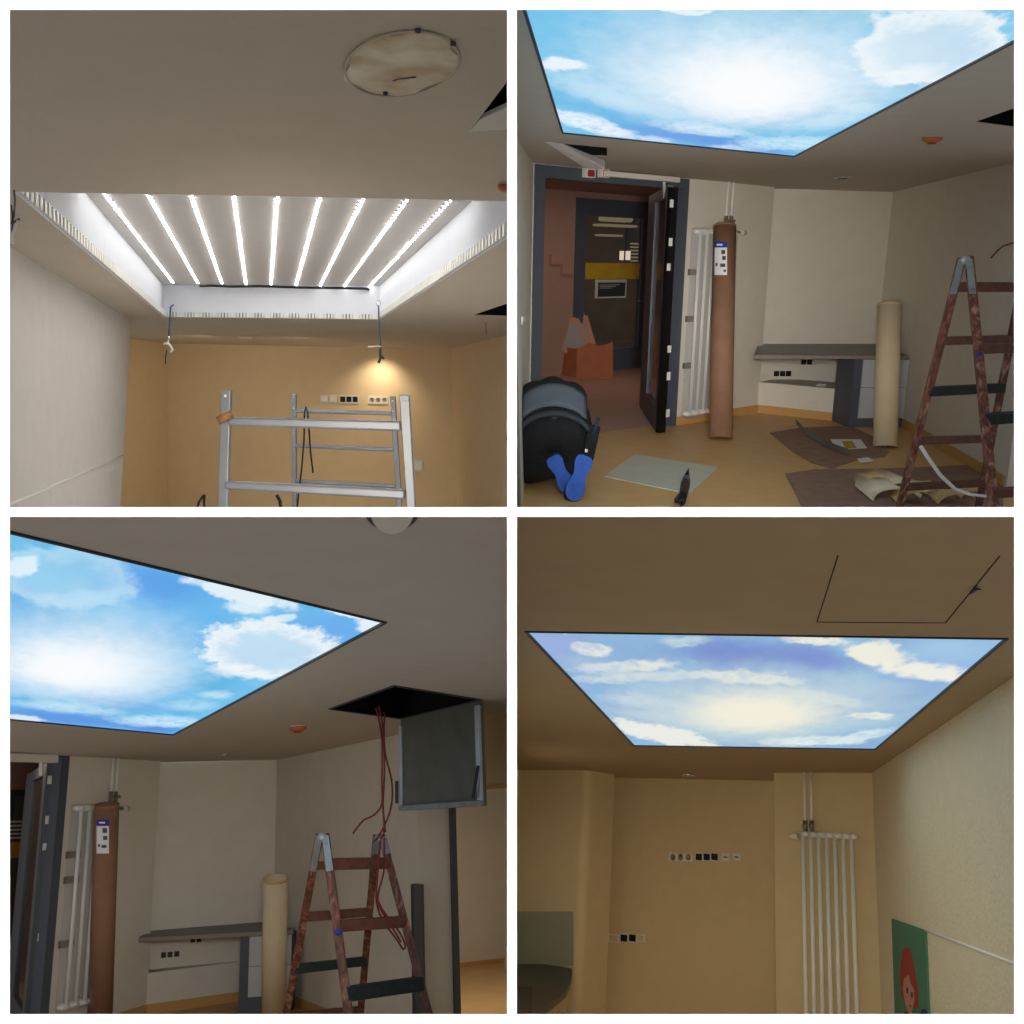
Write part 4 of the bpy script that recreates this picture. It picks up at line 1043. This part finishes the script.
# door side
zT = w1.sz(60,752)[1]
struct('door_2', MB().slab(w1, (aR-.10, aR, -C.e, zD), -.14, .16).slab(w1, (aFar, aR-.1, zD-.07, zD), -.14, .16), M['grey'], C)
t = thing(C, 'door_closer', 'long white door closer rail over the dark doorway at the left edge', 'door closer', w1.at(30,755))
link('rail', MB().beam(w1.at(-3,757,.06), w1.at(56,759,.06), .06, .07, w1.n), M['plastic'], C, t, bevel=.006)
link('arm', MB().beam(w1.at(41.5,762,.05), w1.at(41,775,.0), .03, .03), M['plastic'], C, t)
Nf = w1.P(w1.sz(44,900)[0]-.0, 0, -.08); 
wE = Wall(C, Nf, Nf+w1.t)
t = thing(C, 'glazed_door', 'dark grey glazed door leaf open at the left edge beside the white radiator', 'door', V((Nf.x,Nf.y,-C.e)))
eR = wE.sz(50,880)[0]; eL = wE.sz(43,880)[0]; zt_ = wE.sz(48,762)[1]
link('edge', MB().slab(wE, (eL, eR, -C.e+.01, zt_), -.04, .05), M['black'], C, t)
for (x, y, hh) in ((48.4,780,4.2),(46.2,820,4.2),(43.6,846.7,3.6),(38.6,937,3.8),(37.6,966,4.2)):
    link('hinge_plate', MB().slab(wE, wE.rect(x-2, y-hh, x+2, y+hh), .012, .004), M['whitem'], C, t)
Lf = wE.P(eL, 0); far = C.pt(22, 880, depth(C, Lf)+1.6); lw_ = Wall(C, Lf, far); l1 = (V((far.x,far.y,0))-lw_.o).dot(lw_.t)
f = MB().slab(lw_, (0, l1*.12, -C.e+.01, zt_), 0, .05).slab(lw_, (l1*.62, l1, -C.e+.01, zt_), 0, .05).slab(lw_, (l1*.12, l1*.62, zt_-.1, zt_), 0, .05).slab(lw_, (l1*.12, l1*.62, -C.e+.01, -C.e+.25), 0, .05)
link('leaf', f, M['dgrey'], C, t); link('glass', MB().slab(lw_, (l1*.12, l1*.62, -C.e+.25, zt_-.1), .02, .01), M['pane'], C, t)
pc2 = C.pt(15, 900, depth(C, Lf)+4); cw2 = Wall(C, pc2, pc2+w1.t); k0_ = cw2.sz(-30,900)[0]; k1_ = cw2.sz(60,900)[0]
struct('wall_corridor', MB().slab(cw2, (k0_-.6, k1_+.6, -C.e, 1.), -.08, .08), M['pinkw'], C)
E = [w1.P(aFar,0,-.14), w1.P(aR+.6,0,-.14), cw2.P(k1_+.6,0), cw2.P(k0_-.6,0)]
struct('floor', MB().prism([V((p.x,p.y,-C.e)) for p in E], -UP*.05), M['pinkf'], C)
struct('ceiling', MB().prism([V((p.x,p.y,1.)) for p in E], UP*.05), M['pinkw'], C)
struct('wall_corridor', MB().prism([V((E[1].x,E[1].y,-C.e)), V((E[2].x,E[2].y,-C.e)), V((E[2].x,E[2].y,1)), V((E[1].x,E[1].y,1))], V((.03,0,0))), M['pinkw'], C)
t = thing(C, 'glazed_door', 'dark glazed corridor door with pale slats and a yellow band at the far left edge', 'door', cw2.at(14,1000))
link('frame', MB().slab(cw2, cw2.rect(-2,790,24,1000), .01, .03), M['dgrey'], C, t)
link('pane', MB().slab(cw2, cw2.rect(4,796,22,990), .03, .02), M['desk'], C, t)
link('yellow_band', MB().slab(cw2, cw2.rect(4,842,22,858), .05, .01), M['yellow'], C, t)
sl_ = MB()
for i in range(5): sl_.slab(cw2, cw2.rect(6, 821+i*4, 20.5, 822.8+i*4), .05, .01)
link('slat', sl_, M['plastic'], C, t)
# radiator, pipes, tubes
t, (ra0, ra1, rz0, rz1) = radiator(C, w1, 68.5, 103, 806, 1003, 5, 'tall white column radiator in clear film beside the dark doorway, seen close', rr=.017)
link('plastic_wrap', MB().slab(w1, (ra0-.04, ra1+.02, rz0-.03, rz1+.02), .02, .125), M['film'], C, t, bevel=.02)
for z in (rz0+.52, rz0+1.05, rz1-.42): link('bracket', MB().slab(w1, (ra0-.04, ra0+.12, z-.03, z+.03), .01, .03), M['brass'], C, t)
pipes(C, w1, (112,117), 762, 795, 797, 'pair of thin white heating pipes above the tube in the lower left room')
t = thing(C, 'thermostat_valve', 'small radiator valve right of the tube top in the lower left room', 'valve', w1.at(124,808))
link('stem', MB().tube([w1.at(118,808,.08), w1.at(123,808.3,.08)], .016, 10), M['brass'], C, t)
link('head', MB().tube([w1.at(122.5,808.3,.08), w1.at(128,808.8,.08)], .026, 12), M['plastic'], C, t)
dC = depth(C, w1.at(100,1000))-.35; pb = C.floor(99.5,1032); dC = depth(C, pb)
tpC = C.pt(107, 804, dC+.15); rC = 11.8*dC/F
t = roll(C, pb, tpC, rC, 'kraft', 'tall brown cardboard tube with a white label in front of the radiator, lower left room', 'cardboard_tube', 'kraft')
label_on(C, pb, tpC, rC, 96.5, 109, 825.5, 853.5, 'paper', t, 'label_sheet')
label_on(C, pb, tpC, rC, 96.7, 109.2, 819.5, 826, 'blue', t, 'label_header', 1.014)
label_on(C, pb, tpC, rC, 99, 105, 821.8, 823.6, 'paper', t, 'label_print', 1.018)
for (x0,x1,y0,y1) in ((102.5,107,828,833),(103,107.3,836,840),(101.5,106.5,845,848),(98,100,844,847)): label_on(C, pb, tpC, rC, x0, x1, y0, y1, 'desk', t, 'label_print', 1.018)
pb = C.floor(273.5,1022); dC = depth(C, pb); tpC = C.pt(275.7, 878, dC)
roll(C, pb, tpC, 12.4*dC/F*.97, 'rollp', 'pale beige paper roll standing between the desk and the step ladder', 'paper_roll', 'kpaper')
# desk
cf = C.floor(249,1009); df = Wall(C, cf, cf+w1.t)
sl = df.sz(139,937)[0]; sr = df.sz(293.5,929)[0]; zt_ = -.97; th = .045
df = Wall(C, C.hz(139,937,zt_), C.hz(293.5,929,zt_)); sl = df.sz(139,937)[0]; sr = df.sz(293.5,929)[0]
t = thing(C, 'desk', 'charcoal desk top and drawer cabinet in the recess of the lower left room', 'desk', df.P(sr, -C.e))
pts = [df.P(sl,0), df.P(sr,0), rbw.P(q1-.02,0), rbw.P(q0+.3,0), w1.P(aE-.02,0,0), w1.P(w1.sz(143,930)[0],0,0)]
link('desk_top', MB().prism([V((p.x,p.y,zt_)) for p in pts], -UP*.008), M['desk'], C, t)
link('front_edge', MB().prism([V((p.x,p.y,zt_-.008)) for p in pts], -UP*th*.8), M['edge'], C, t)
cs0 = df.sz(248.8,970)[0]; cs1 = df.sz(291,970)[0]; ztb = zt_-th; zp = df.sz(268,996)[1]; zm = df.sz(268,965.5)[1]
link('cabinet_body', MB().slab(df, (cs0-.09, cs1, -C.e, ztb), -.42, .41), M['grey'], C, t)
link('drawer', MB().slab(df, (cs0, cs1, zm+.003, ztb-.005), -.01, .02), M['drawer'], C, t)
link('drawer', MB().slab(df, (cs0, cs1, zp, zm-.003), -.01, .02), M['drawer'], C, t)
for i in range(3):
    plate(C, rbw, (161+i*6.6,952.2-i*.5,166+i*6.6,957.6-i*.5), ['left','middle','right'][i]+' of three black niche sockets under the desk, lower left room', [('dgrey', (162.2+i*6.6,953.4-i*.5,164.8+i*6.6,956.4-i*.5), 'o')], 'black', group='black niche sockets of the lower left room')
for i in range(2):
    plate(C, rbw, (190.5+i*6.2,938-i*.4,195+i*6.2,942.4-i*.4), ['left','right'][i]+' of two black sockets under the desk top edge, lower left room', [('dgrey', (191.5+i*6.2,939-i*.4,194+i*6.2,941.6-i*.4), 'o')], 'black', group='black sockets under the desk edge of the lower left room')
# ceiling fittings
detector(C, 298, 726, .065, 'orange smoke detector on the ceiling between the sky panel and the square hatch')
disc_thing(C, 'recessed_downlight', 'small round downlight in the ceiling near the recess, lower left room', 'ceiling light', 226, 754.5, .075, [('ring', 'silver', [(1,0),(1,.08),(.8,.12),(.7,0)]), ('lens', 'dgrey', [(.75,.03),(0,.03)])])
t = thing(C, 'round_ceiling_cover', 'round pale ceiling cover cut by the top edge of the lower left room', 'ceiling cover', C.ceil(392,516))
hd = [C.ceil(392+22*math.cos(a), max(512.7, 510+24*math.sin(a)), -.012) for a in [math.pi*k/20 for k in range(21)]]
link('cover', MB().prism(hd, UP*.012), M['cream'], C, t)
hd = [C.ceil(392+28*math.cos(a), max(512.7, 510+21*math.sin(a)), -.005) for a in [math.pi*k/20 for k in range(21)]]
link('rim', MB().prism(hd, UP*.004), M['dgrey'], C, t)
# hatch with the hanging flap
t = thing(C, 'access_hatch', 'open square ceiling hatch with a grey metal edged flap hanging down', 'hatch', C.ceil(402,703))
void(C, H4, .45, t)
hgA, hgB = C.ceil(400.7,718.6), C.ceil(480.5,699.7); hwl = Wall(C, hgA, hgB)
lowA, lowB = hwl.at(401.5,809.5), hwl.at(483,807.5)
zl = (lowA.z+lowB.z)/2; LL = (V((hgB.x,hgB.y,0))-hwl.o).dot(hwl.t)
fl = link('flap', MB().slab(hwl, (0, LL, zl, C.h), -.02, .02), M['hatchg'], C, t)
link('side_rail', MB().slab(hwl, (-.0, .035, zl, C.h-.05), 0, .02), M['rail'], C, fl, bevel=.004)
link('side_rail', MB().slab(hwl, (LL-.05, LL, zl, C.h-.03), 0, .02), M['rail'], C, fl, bevel=.004)
link('bottom_rail', MB().slab(hwl, (0, LL, zl, zl+.035), 0, .025), M['galv'], C, fl, bevel=.004)
link('latch', MB().beam(hwl.P(-.012, zl+.05, .03), hwl.P(-.012, zl+.2, .03), .02, .03), M['frame'], C, fl)
link('latch', MB().beam(hwl.P(LL-.06, zl+.05, .04), hwl.P(LL+.015, zl+.23, .04), .02, .02), M['frame'], C, fl)
fr = MB(); hq = [C.ceil(*p, -.003) for p in H4]
for i in range(4): fr.beam(hq[i], hq[(i+1) % 4], .012, .008)
link('rim', fr, M['dgrey'], C, t)
# step ladder
def down(x0, y0, x1, y1, yb): return [(x0, y0), (x0+(x1-x0)*(yb-y0)/(y1-y0), yb)]
ladder(C, down(319.5,835,286.5,1013,1128), down(325,834,348.5,1013,1136), down(376.5,836,360.5,1013,1100), down(382,836,428.5,1013,1128),
       [(866,862,8,'rung'),(917,912,9,'rung'),(969,961,9,'greenrung'),(1017,1010,8,'rung'),(1066,1056,8,'rung')],
       [(864,863,11,'rung'),(926,921.5,10.5,'rung'),(994,983.5,12,'greenrung'),(1056,1046,9,'rung')], 5.6,
       'worn red brown wooden step ladder below the grey hatch flap and red cables')
# red cables
t = thing(C, 'red_cable_bundle', 'dark red cables hanging from the square hatch onto the step ladder', 'cable', C.pt(380,836,5.6))
for pth in ([(376,708,5.9),(379,720,5.9),(382,742,5.8),(382,790,5.75),(384,830,5.7),(381,838,5.6)],
            [(379,706,5.9),(383,730,5.85),(384.5,770,5.8),(383,805,5.75),(385.5,832,5.7)],
            [(384.5,712,5.9),(384,735,5.85),(385.5,755,5.8),(391.5,780,5.8),(392,800,5.8),(388.5,816,5.75),(380,834,5.7),(374,842,5.6)],
            [(382,790,5.75),(381.5,805,5.75),(374,815,5.75),(364,820,5.8),(357,828,5.8),(353,833.5,5.8)],
            [(381,838,5.55),(378,870,5.55),(376.5,902,5.55),(384,922,5.5),(397,940,5.5),(403,949,5.5),(405,944,5.5),(398,930,5.5),(384,912,5.5),(377.5,900,5.5)],
            [(384,838,5.7),(384,870,5.7),(378,895,5.65),(380,908,5.6),(392,927,5.6),(401,942,5.6)]):
    # smooth the polyline
    P3 = [C.pt(*p) for p in pth]; sm = []
    for i in range(len(P3)-1):
        a, b, c_, d_ = P3[max(i-1,0)], P3[i], P3[i+1], P3[min(i+2,len(P3)-1)]
        for j in range(6):
            u = j/6; sm.append(.5*((2*b)+(c_-a)*u+(2*a-5*b+4*c_-d_)*u*u+(3*b-a-3*c_+d_)*u**3))
    sm.append(P3[-1]); link('cable', MB().tube(sm, .0055, 8), M['red'], C, t)

#####################################################################  ROOM D : bottom right
PD = [(524.5,631),(1008.5,638),(876,749.2),(633.5,745.5)]
ceiling(D, [(512.4,512.6),(1027,512.6),(1027,668),(872,772.8),(774,772.8),(774,780.8),(589,777),(586,770.4),(512.4,769.7)], [PD], 'ceilD')
sky_panel(D, PD, (750, 690), [
    (752,712,100,27,0,.9,.85,'g',(226,234,222)),
    (757,713,58,17,0,.6,.9,'g',(246,240,220)),
    (594,650,21,6,.05,.3,.95,'s',(238,238,228)),
    (628,667,52,5.5,-.05,.35,.95,'s',(232,234,224)),
    (627,678,54,5,-.05,.4,.8,'s',(216,226,224)),
    (590,666,30,8,.1,.7,.5,'s',(190,210,226)),
    (684,642,22,5.5,0,.4,.8,'s',(200,222,226)),
    (575,633.5,12,1.6,0,.3,.8,'s',(220,230,226)),
    (690,676,30,4,-.1,.4,.6,'s',(216,226,226)),
    (748,678,52,6,.06,.35,.95,'s',(228,232,222)),
    (785,690,20,5,.1,.5,.6,'s',(214,226,222)),
    (817,641,30,5,.05,.3,.97,'s',(240,238,222)),
    (877,654,32,12,.15,.25,.97,'h',(240,238,222)),
    (925,672,46,8,.08,.35,.97,'h',(240,240,228)),
    (950,650,40,14,0,.8,.7,'g',(170,206,234)),
    (870,716,24,3.4,.02,.3,.95,'s',(236,238,226)),
    (832,700,34,5,.15,.5,.75,'s',(222,230,224)),
    (862,690,40,10,0,.8,.5,'s',(190,212,226)),
    (660,734,52,9,.2,.25,.97,'h',(236,238,230)),
    (635,700,30,6,.1,.6,.6,'s',(214,224,226)),
    (650,716,34,4,.1,.6,.5,'s',(206,222,228)),
    (812,741.5,50,4.5,-.02,.35,.95,'s',(226,238,234)),
    (862,737,28,5,-.2,.35,.9,'s',(220,236,238)),
    (600,718,12,5,.6,.5,.7,'s',(220,230,232)),
    ], [(138,172,214),(150,192,222)], [
    (735,653,70,16,.05,(120,144,206),.95),(815,660,50,12,.1,(118,142,208),.9),(560,645,30,14,0,(160,176,226),.7),(960,665,50,12,-.3,(150,182,232),.7),
    (720,735,70,8,0,(128,184,214),.7),(840,730,40,7,0,(128,186,220),.7),(590,690,40,10,0,(140,178,220),.6)],
    'sky and cloud light panel in a thin dark frame with the whole picture showing', .011)
cwD = Wall(D, D.ceil(774,772.8), D.ceil(872,772.8)); rcD = Wall(D, D.ceil(589,777), D.ceil(774,780.8)); lfD = Wall(D, D.ceil(512.4,769.7), D.ceil(586,770.4))
rtD = Wall(D, D.ceil(872,772.8), D.ceil(1027,668))
ZB = -2.2
c0, c1_ = cwD.sz(774,772.8)[0], cwD.sz(872,772.8)[0]
struct('wall_back', MB().slab(cwD, (c0, c1_, ZB, D.h), -.5, .5), M['beigeD'], D)
r0, r1 = rcD.sz(589,777)[0], rcD.sz(774,780.8)[0]
struct('wall_recess', MB().slab(rcD, (r0-.1, r1+.3, ZB, D.h), -.08, .08), M['beigeD'], D)
# left section with a rounded corner
l0, l1 = lfD.sz(512.4,850)[0], lfD.sz(586,770.4)[0]
mb = MB().slab(lfD, (l0, l1-.06, ZB, D.h), -.5, .5)
e_ = [lfD.P(l1-.06, 0, 0)] + [lfD.P(l1-.06+.1*math.sin(a), 0, -.1+.1*math.cos(a)) for a in [math.pi/2*k/6 for k in range(1, 7)]] + [lfD.P(l1+.04, 0, -.5), lfD.P(l1-.06, 0, -.5)]
mb.prism([V((p.x,p.y,ZB)) for p in e_], UP*(D.h-ZB))
struct('wall_left', mb, M['beigeD'], D)
s0_, s1_ = rtD.sz(872,772.8)[0], rtD.sz(1027,800)[0]
struct('wall_right', MB().slab(rtD, (s0_, s1_, ZB, D.h), -.08, .08), M['textD'], D)
struct('trim_13', MB().tube([rtD.at(926,930.3,.006), rtD.at(1027,967.8,.004)], .006, 8), M['white'], D)
gl = D.floor(600,1200)
def fl4(x0, x1, y0, y1, z): return [V((x0,y0,z)), V((x1,y0,z)), V((x1,y1,z)), V((x0,y1,z))]
bk = rcD.at(700,900); struct('floor', MB().prism([V((lfD.P(l0,0).x,bk.y-5,ZB)), V((rtD.P(s1_,0).x,bk.y-5,ZB)), V((cwD.P(c1_,0).x,bk.y+.3,ZB)), V((lfD.P(l0,0).x,bk.y+.3,ZB))], -UP*.05), M['floor'], D)
# ceiling inspection flap with thin gap
t = thing(D, 'ceiling_flap', 'closed flush ceiling flap outlined by a thin dark gap above the sky panel', 'hatch', D.ceil(905,590))
g = MB(); pp = [D.ceil(x, y, -.001) for x, y in ((838,555.6),(817,622),(945.5,623),(999.6,556.3))]
for i in range(3): g.beam(pp[i], pp[i+1], .0024, .003)
link('gap', g, M['void'], D, t)
link('key', MB().beam(D.ceil(971,593,-.004), D.ceil(977.5,588.5,-.01), .006, .008).beam(D.ceil(973,589,-.01), D.ceil(981,589.3,-.01), .004, .004), M['dgrey'], D, t)
disc_thing(D, 'recessed_downlight', 'small bright metal downlight in the ceiling before the recess', 'ceiling light', 688, 775, .085, [('ring', 'silver', [(1,0),(1,.15),(.8,.25),(.7,0)]), ('lens', 'lamp', [(.45,.05),(0,.05)]), ('trim', 'dgrey', [(.7,.04),(.45,.04)])])
# sockets
plate(D, rcD, (669.5,853.2,693,861), 'row of three white sockets at the left of the upper wall row', [('brass', (671+i*7.7,855,676+i*7.7,859.4), 'o') for i in range(3)])
plate(D, rcD, (695.6,853.0,719,861), 'row of three black sockets in the middle of the upper wall row', [('black', (696.5+i*7.8,853.8,702.6+i*7.8,860.2), 'sq') for i in range(3)])
plate(D, rcD, (722.3,853.4,729.6,861), 'white data outlet just right of the black sockets', [('dgrey', (724.2,856.4,727.8,857.8), 'sq')], nm='data_outlet', cat='outlet')
plate(D, rcD, (733.6,853.4,741,861), 'white data outlet at the right end of the upper wall row', [('dgrey', (735.4,856.4,739,857.8), 'sq')], nm='data_outlet', cat='outlet')
plate(D, rcD, (608.6,934,619.4,942.2), 'blank pale wall plate left of the two black sockets', [('beigeD', (610,935.4,618,940.8), 'sq')], nm='blank_plate', cat='wall plate')
plate(D, rcD, (620.6,933.8,637,942.2), 'pair of black sockets low on the left of the recess', [('black', (621.4,934.6,628,941.4), 'sq'), ('black', (629.8,934.6,636.4,941.4), 'sq')])
plate(D, rcD, (637.6,934,645.2,942.2), 'blank pale wall plate right of the two black sockets', [('beigeD', (638.8,935.4,644,940.8), 'sq')], nm='blank_plate', cat='wall plate')
# radiator
radiator(D, cwD, 808.2, 857.8, 833.5, 1030, 7, 'tall white column radiator with seven tubes beside the textured wall', rr=.019, off=.06, zbot=-2.05)
pipes(D, cwD, (804.8,811.3), 775, 822, 826, 'pair of white heating pipes running from the ceiling to the radiator', rad=.013)
t = thing(D, 'thermostat_valve', 'white thermostat head at the top left end of the radiator', 'valve', cwD.at(794,837,.09))
link('stem', MB().tube([cwD.at(797,836,.09), cwD.at(802,836,.09)], .018, 12), M['silver'], D, t)
link('head', MB().tube([cwD.at(789.5,836.3,.09), cwD.at(791,836.3,.09), cwD.at(798,836.3,.09)], [.022,.03,.03], 14), M['plastic'], D, t)
# picture on the right wall
def on_wall(w, pts, off): return [w.at(x, y, off) for x, y in pts]
t = thing(D, 'wall_picture', 'green picture of a red haired cartoon figure on the textured right wall', 'picture', rtD.at(912,1014))
bq = [(893,918.7),(926.8,930.6),(930.9,1030),(896.8,1030)]
link('board', MB().prism(on_wall(rtD, bq, .002), rtD.n*.012), M['green'], D, t)
def elp(cx, cy, rx, ry, n=24, sk=0.): return [(cx+rx*math.cos(2*math.pi*k/n), cy+ry*math.sin(2*math.pi*k/n)+sk*rx*math.cos(2*math.pi*k/n)) for k in range(n)]
link('red_hair', MB().prism(on_wall(rtD, [(903,950),(906,947.2),(909.5,948.5),(911.8,955),(914,967),(917,983),(918.6,996),(918,1008),(914,1008),(909,1004),(904.6,1004),(901.5,995),(899.8,978),(901,962)], .0145), rtD.n*.002), M['redh'], D, t)
link('face', MB().prism(on_wall(rtD, [(904,979),(908.5,975),(911,984),(914,990),(914.6,1000),(913,1008),(911,1014),(908,1012),(905,1001),(903.3,989)], .017), rtD.n*.002), M['face'], D, t)
ey = MB()
for (x, y) in ((907.4,990.5),(912,995)): ey.prism(on_wall(rtD, elp(x, y, .9, 3.2, 12, .3), .0195), rtD.n*.002)
ey.prism(on_wall(rtD, [(909,1004.5),(911.4,1006),(910.5,1007.2)], .0195), rtD.n*.002)
link('eyes', ey, M['navy'], D, t)
link('dark_shape', MB().prism(on_wall(rtD, elp(924.5,1016,4.2,7,20,.3), .0145), rtD.n*.002), M['navy'], D, t)
link('collar', MB().prism(on_wall(rtD, elp(906.5,1014.5,2.6,3.2,16,.3), .0195), rtD.n*.002), M['navy'], D, t)
# kitchen worktop at the left
k = lfD
zc = k.sz(545,964)[1]
cp = [(512.4,964),(571.6,964),(572.3,970),(572,976),(570,984),(566,991.8),(554,1001.5),(538,1013),(524,1022),(512.4,1030)]
q_ = [D.hz(x, y, zc) for x, y in cp]
t = thing(D, 'worktop', 'dark curved kitchen worktop at the lower left edge', 'worktop', q_[5])
link('slab', MB().prism(q_, -UP*.05), M['ctop'], D, t)
link('splashback', MB().prism([k.at(x, y, .002) for x, y in ((512.4,911.5),(573.5,911.5),(573.5,966),(512.4,966))], k.n*.015), M['splash'], D, label='plain grey green splashback panel above the dark worktop', cat='splashback')
hq = [D.hz(x, y, zc+.004) for x, y in ((512.4,988),(532.5,987),(532,1013),(512.4,1016))]
o = thing(D, 'hob', 'black square hob set in the worktop corner', 'hob', hq[1])
link('glass_top', MB().prism(hq, UP*.006), M['black'], D, o)
hq = [D.hz(x, y, zc+.011) for x, y in ((512.4,990),(530.8,989.3),(530.4,990.2),(512.4,991))]
link('edge_strip', MB().prism(hq, UP*.002), M['ctop'], D, o)
cq = [D.hz(x, y, zc) for x, y in ((512.4,966),(568,966),(568,981),(562,991),(535,1009),(512.4,1024))]
cbt = thing(D, 'kitchen_cabinet', 'cream kitchen cabinet under the dark worktop', 'cabinet', V((cq[2].x,cq[2].y,ZB)))
link('body', MB().prism([V((p.x,p.y,ZB)) for p in cq], UP*(zc-.05-ZB)), M['cab'], D, cbt)
kn = D.pt(554.5,1011.8, depth(D, cq[3])-.15)
link('knob', MB().ell(kn, .02, .02, .015), M['dgrey'], D, cbt)

# ------------------------------------------------------------------ lights
def area(name, room, loc, target, sx, sy, energy, rgb, spread=180):
    l = bpy.data.lights.new(name, 'AREA'); l.shape = 'RECTANGLE'; l.size = sx; l.size_y = sy; l.energy = energy; l.color = lin(rgb)[:3]; l.spread = math.radians(spread)
    o = bpy.data.objects.new(name, l); COL.objects.link(o)
    p = room.M @ loc; q = room.M @ target
    o.location = p; o.rotation_euler = (q-p).to_track_quat('-Z', 'Y').to_euler()
    return o
def spot(name, room, loc, target, energy, rgb, ang, blend=.5, rad=.03):
    l = bpy.data.lights.new(name, 'SPOT'); l.energy = energy; l.color = lin(rgb)[:3]; l.spot_size = math.radians(ang); l.spot_blend = blend; l.shadow_soft_size = rad
    o = bpy.data.objects.new(name, l); COL.objects.link(o)
    p = room.M @ loc; q = room.M @ target; o.location = p; o.rotation_euler = (q-p).to_track_quat('-Z', 'Y').to_euler()
# downlight washing the tan wall
dp = bw.at(376, 352, .35); dp.z = A.h-.03
spot('downlight', A, dp, bw.at(376, 420, .1), 40, (255, 236, 206), 120, 1.0, .05)
for x_ in (200, 300): 
    dp = bw.at(x_, 352, 2.2); dp.z = A.h-.03; spot('downlight', A, dp, bw.at(x_, 480, .1), 34, (255, 238, 212), 150, 1.0, .2)  # two fill spots added to brighten this wall, no fitting holds them
# fill lamps added in each room's open front to brighten it
def front(room, cx_, cy_, energy, rgb, sz=.5, d=1.95, dy=0):
    area('front_fill', room, room.pt(cx_, cy_, d), room.pt(cx_, cy_+dy, d+5), sz, sz, energy, rgb)
def front(room, cx_, cy_, tx, ty, energy, rgb, sz=.5, d=2.1, spread=55):
    area('front_fill', room, room.pt(cx_, cy_, d), room.pt(tx, ty, 10), sz, sz, energy, rgb, spread)
front(A, 259, 300, 290, 470, 7, (255, 240, 220), .45)
front(B, 800, 258, 680, 320, 20, (255, 250, 244), .6, spread=42)
front(C, 259, 765, 140, 900, 6, (255, 250, 244), .6, spread=45)
front(D, 765, 800, 690, 950, 8, (255, 242, 208), .5)
def overhead_fill(room, p, energy, rgb, sz=.8):  # unseen area lamps added to brighten corridors and the space past the opening
    area('room_fill', room, p, p-UP*2, sz, sz, energy, rgb)
overhead_fill(B, B.pt(620, 190, 13), 8, (255, 224, 206))
overhead_fill(B, B.pt(610, 215, 18), 5, (255, 236, 214))
overhead_fill(C, C.pt(15, 760, 9.5), 5, (255, 224, 206))
pl = C.pt(490, 800, 9.6); overhead_fill(C, pl, 15, (255, 246, 232), 1.2)
# narrow fill strips added to keep the white partition edges bright
def strip(x, z, sx, sz):
    l = bpy.data.lights.new('edge_fill', 'AREA'); l.shape = 'RECTANGLE'; l.size = sx; l.size_y = sz; l.spread = math.radians(8)
    l.energy = 3.2*sx*sz*4
    o = bpy.data.objects.new('edge_fill', l); COL.objects.link(o); o.location = EYE+V((x, GY-.06, z)); o.rotation_euler = (math.radians(90), 0, 0)
Wd = 2*o_
w_ = 8*px
for x in (-o_+9*px, 0, o_-9*px): strip(x, 0, w_ if x == 0 else 16*px, Wd)
for z in (-o_+9*px, 0, o_-9*px): strip(0, z, Wd, w_ if z == 0 else 16*px)

wd = bpy.data.worlds.new('world'); SC.world = wd; wd.use_nodes = True
wd.node_tree.nodes['Background'].inputs[0].default_value = (1, .97, .93, 1); wd.node_tree.nodes['Background'].inputs[1].default_value = .27

# ------------------------------------------------------------------ camera
cam = bpy.data.cameras.new('camera'); cam.sensor_width = 36; cam.lens = 36*F/1024; cam.clip_start = .05; cam.clip_end = 200
co = bpy.data.objects.new('camera', cam); COL.objects.link(co); co.location = EYE; co.rotation_euler = (math.radians(90), 0, 0)
SC.camera = co
SC.view_settings.view_transform = 'Standard'; SC.view_settings.look = 'None'; SC.view_settings.exposure = 0; SC.view_settings.gamma = 1
for o in bpy.data.objects:
    if '_b' in o.keys(): del o['_b']
SC.cycles.max_bounces = 8; SC.cycles.use_denoising = True
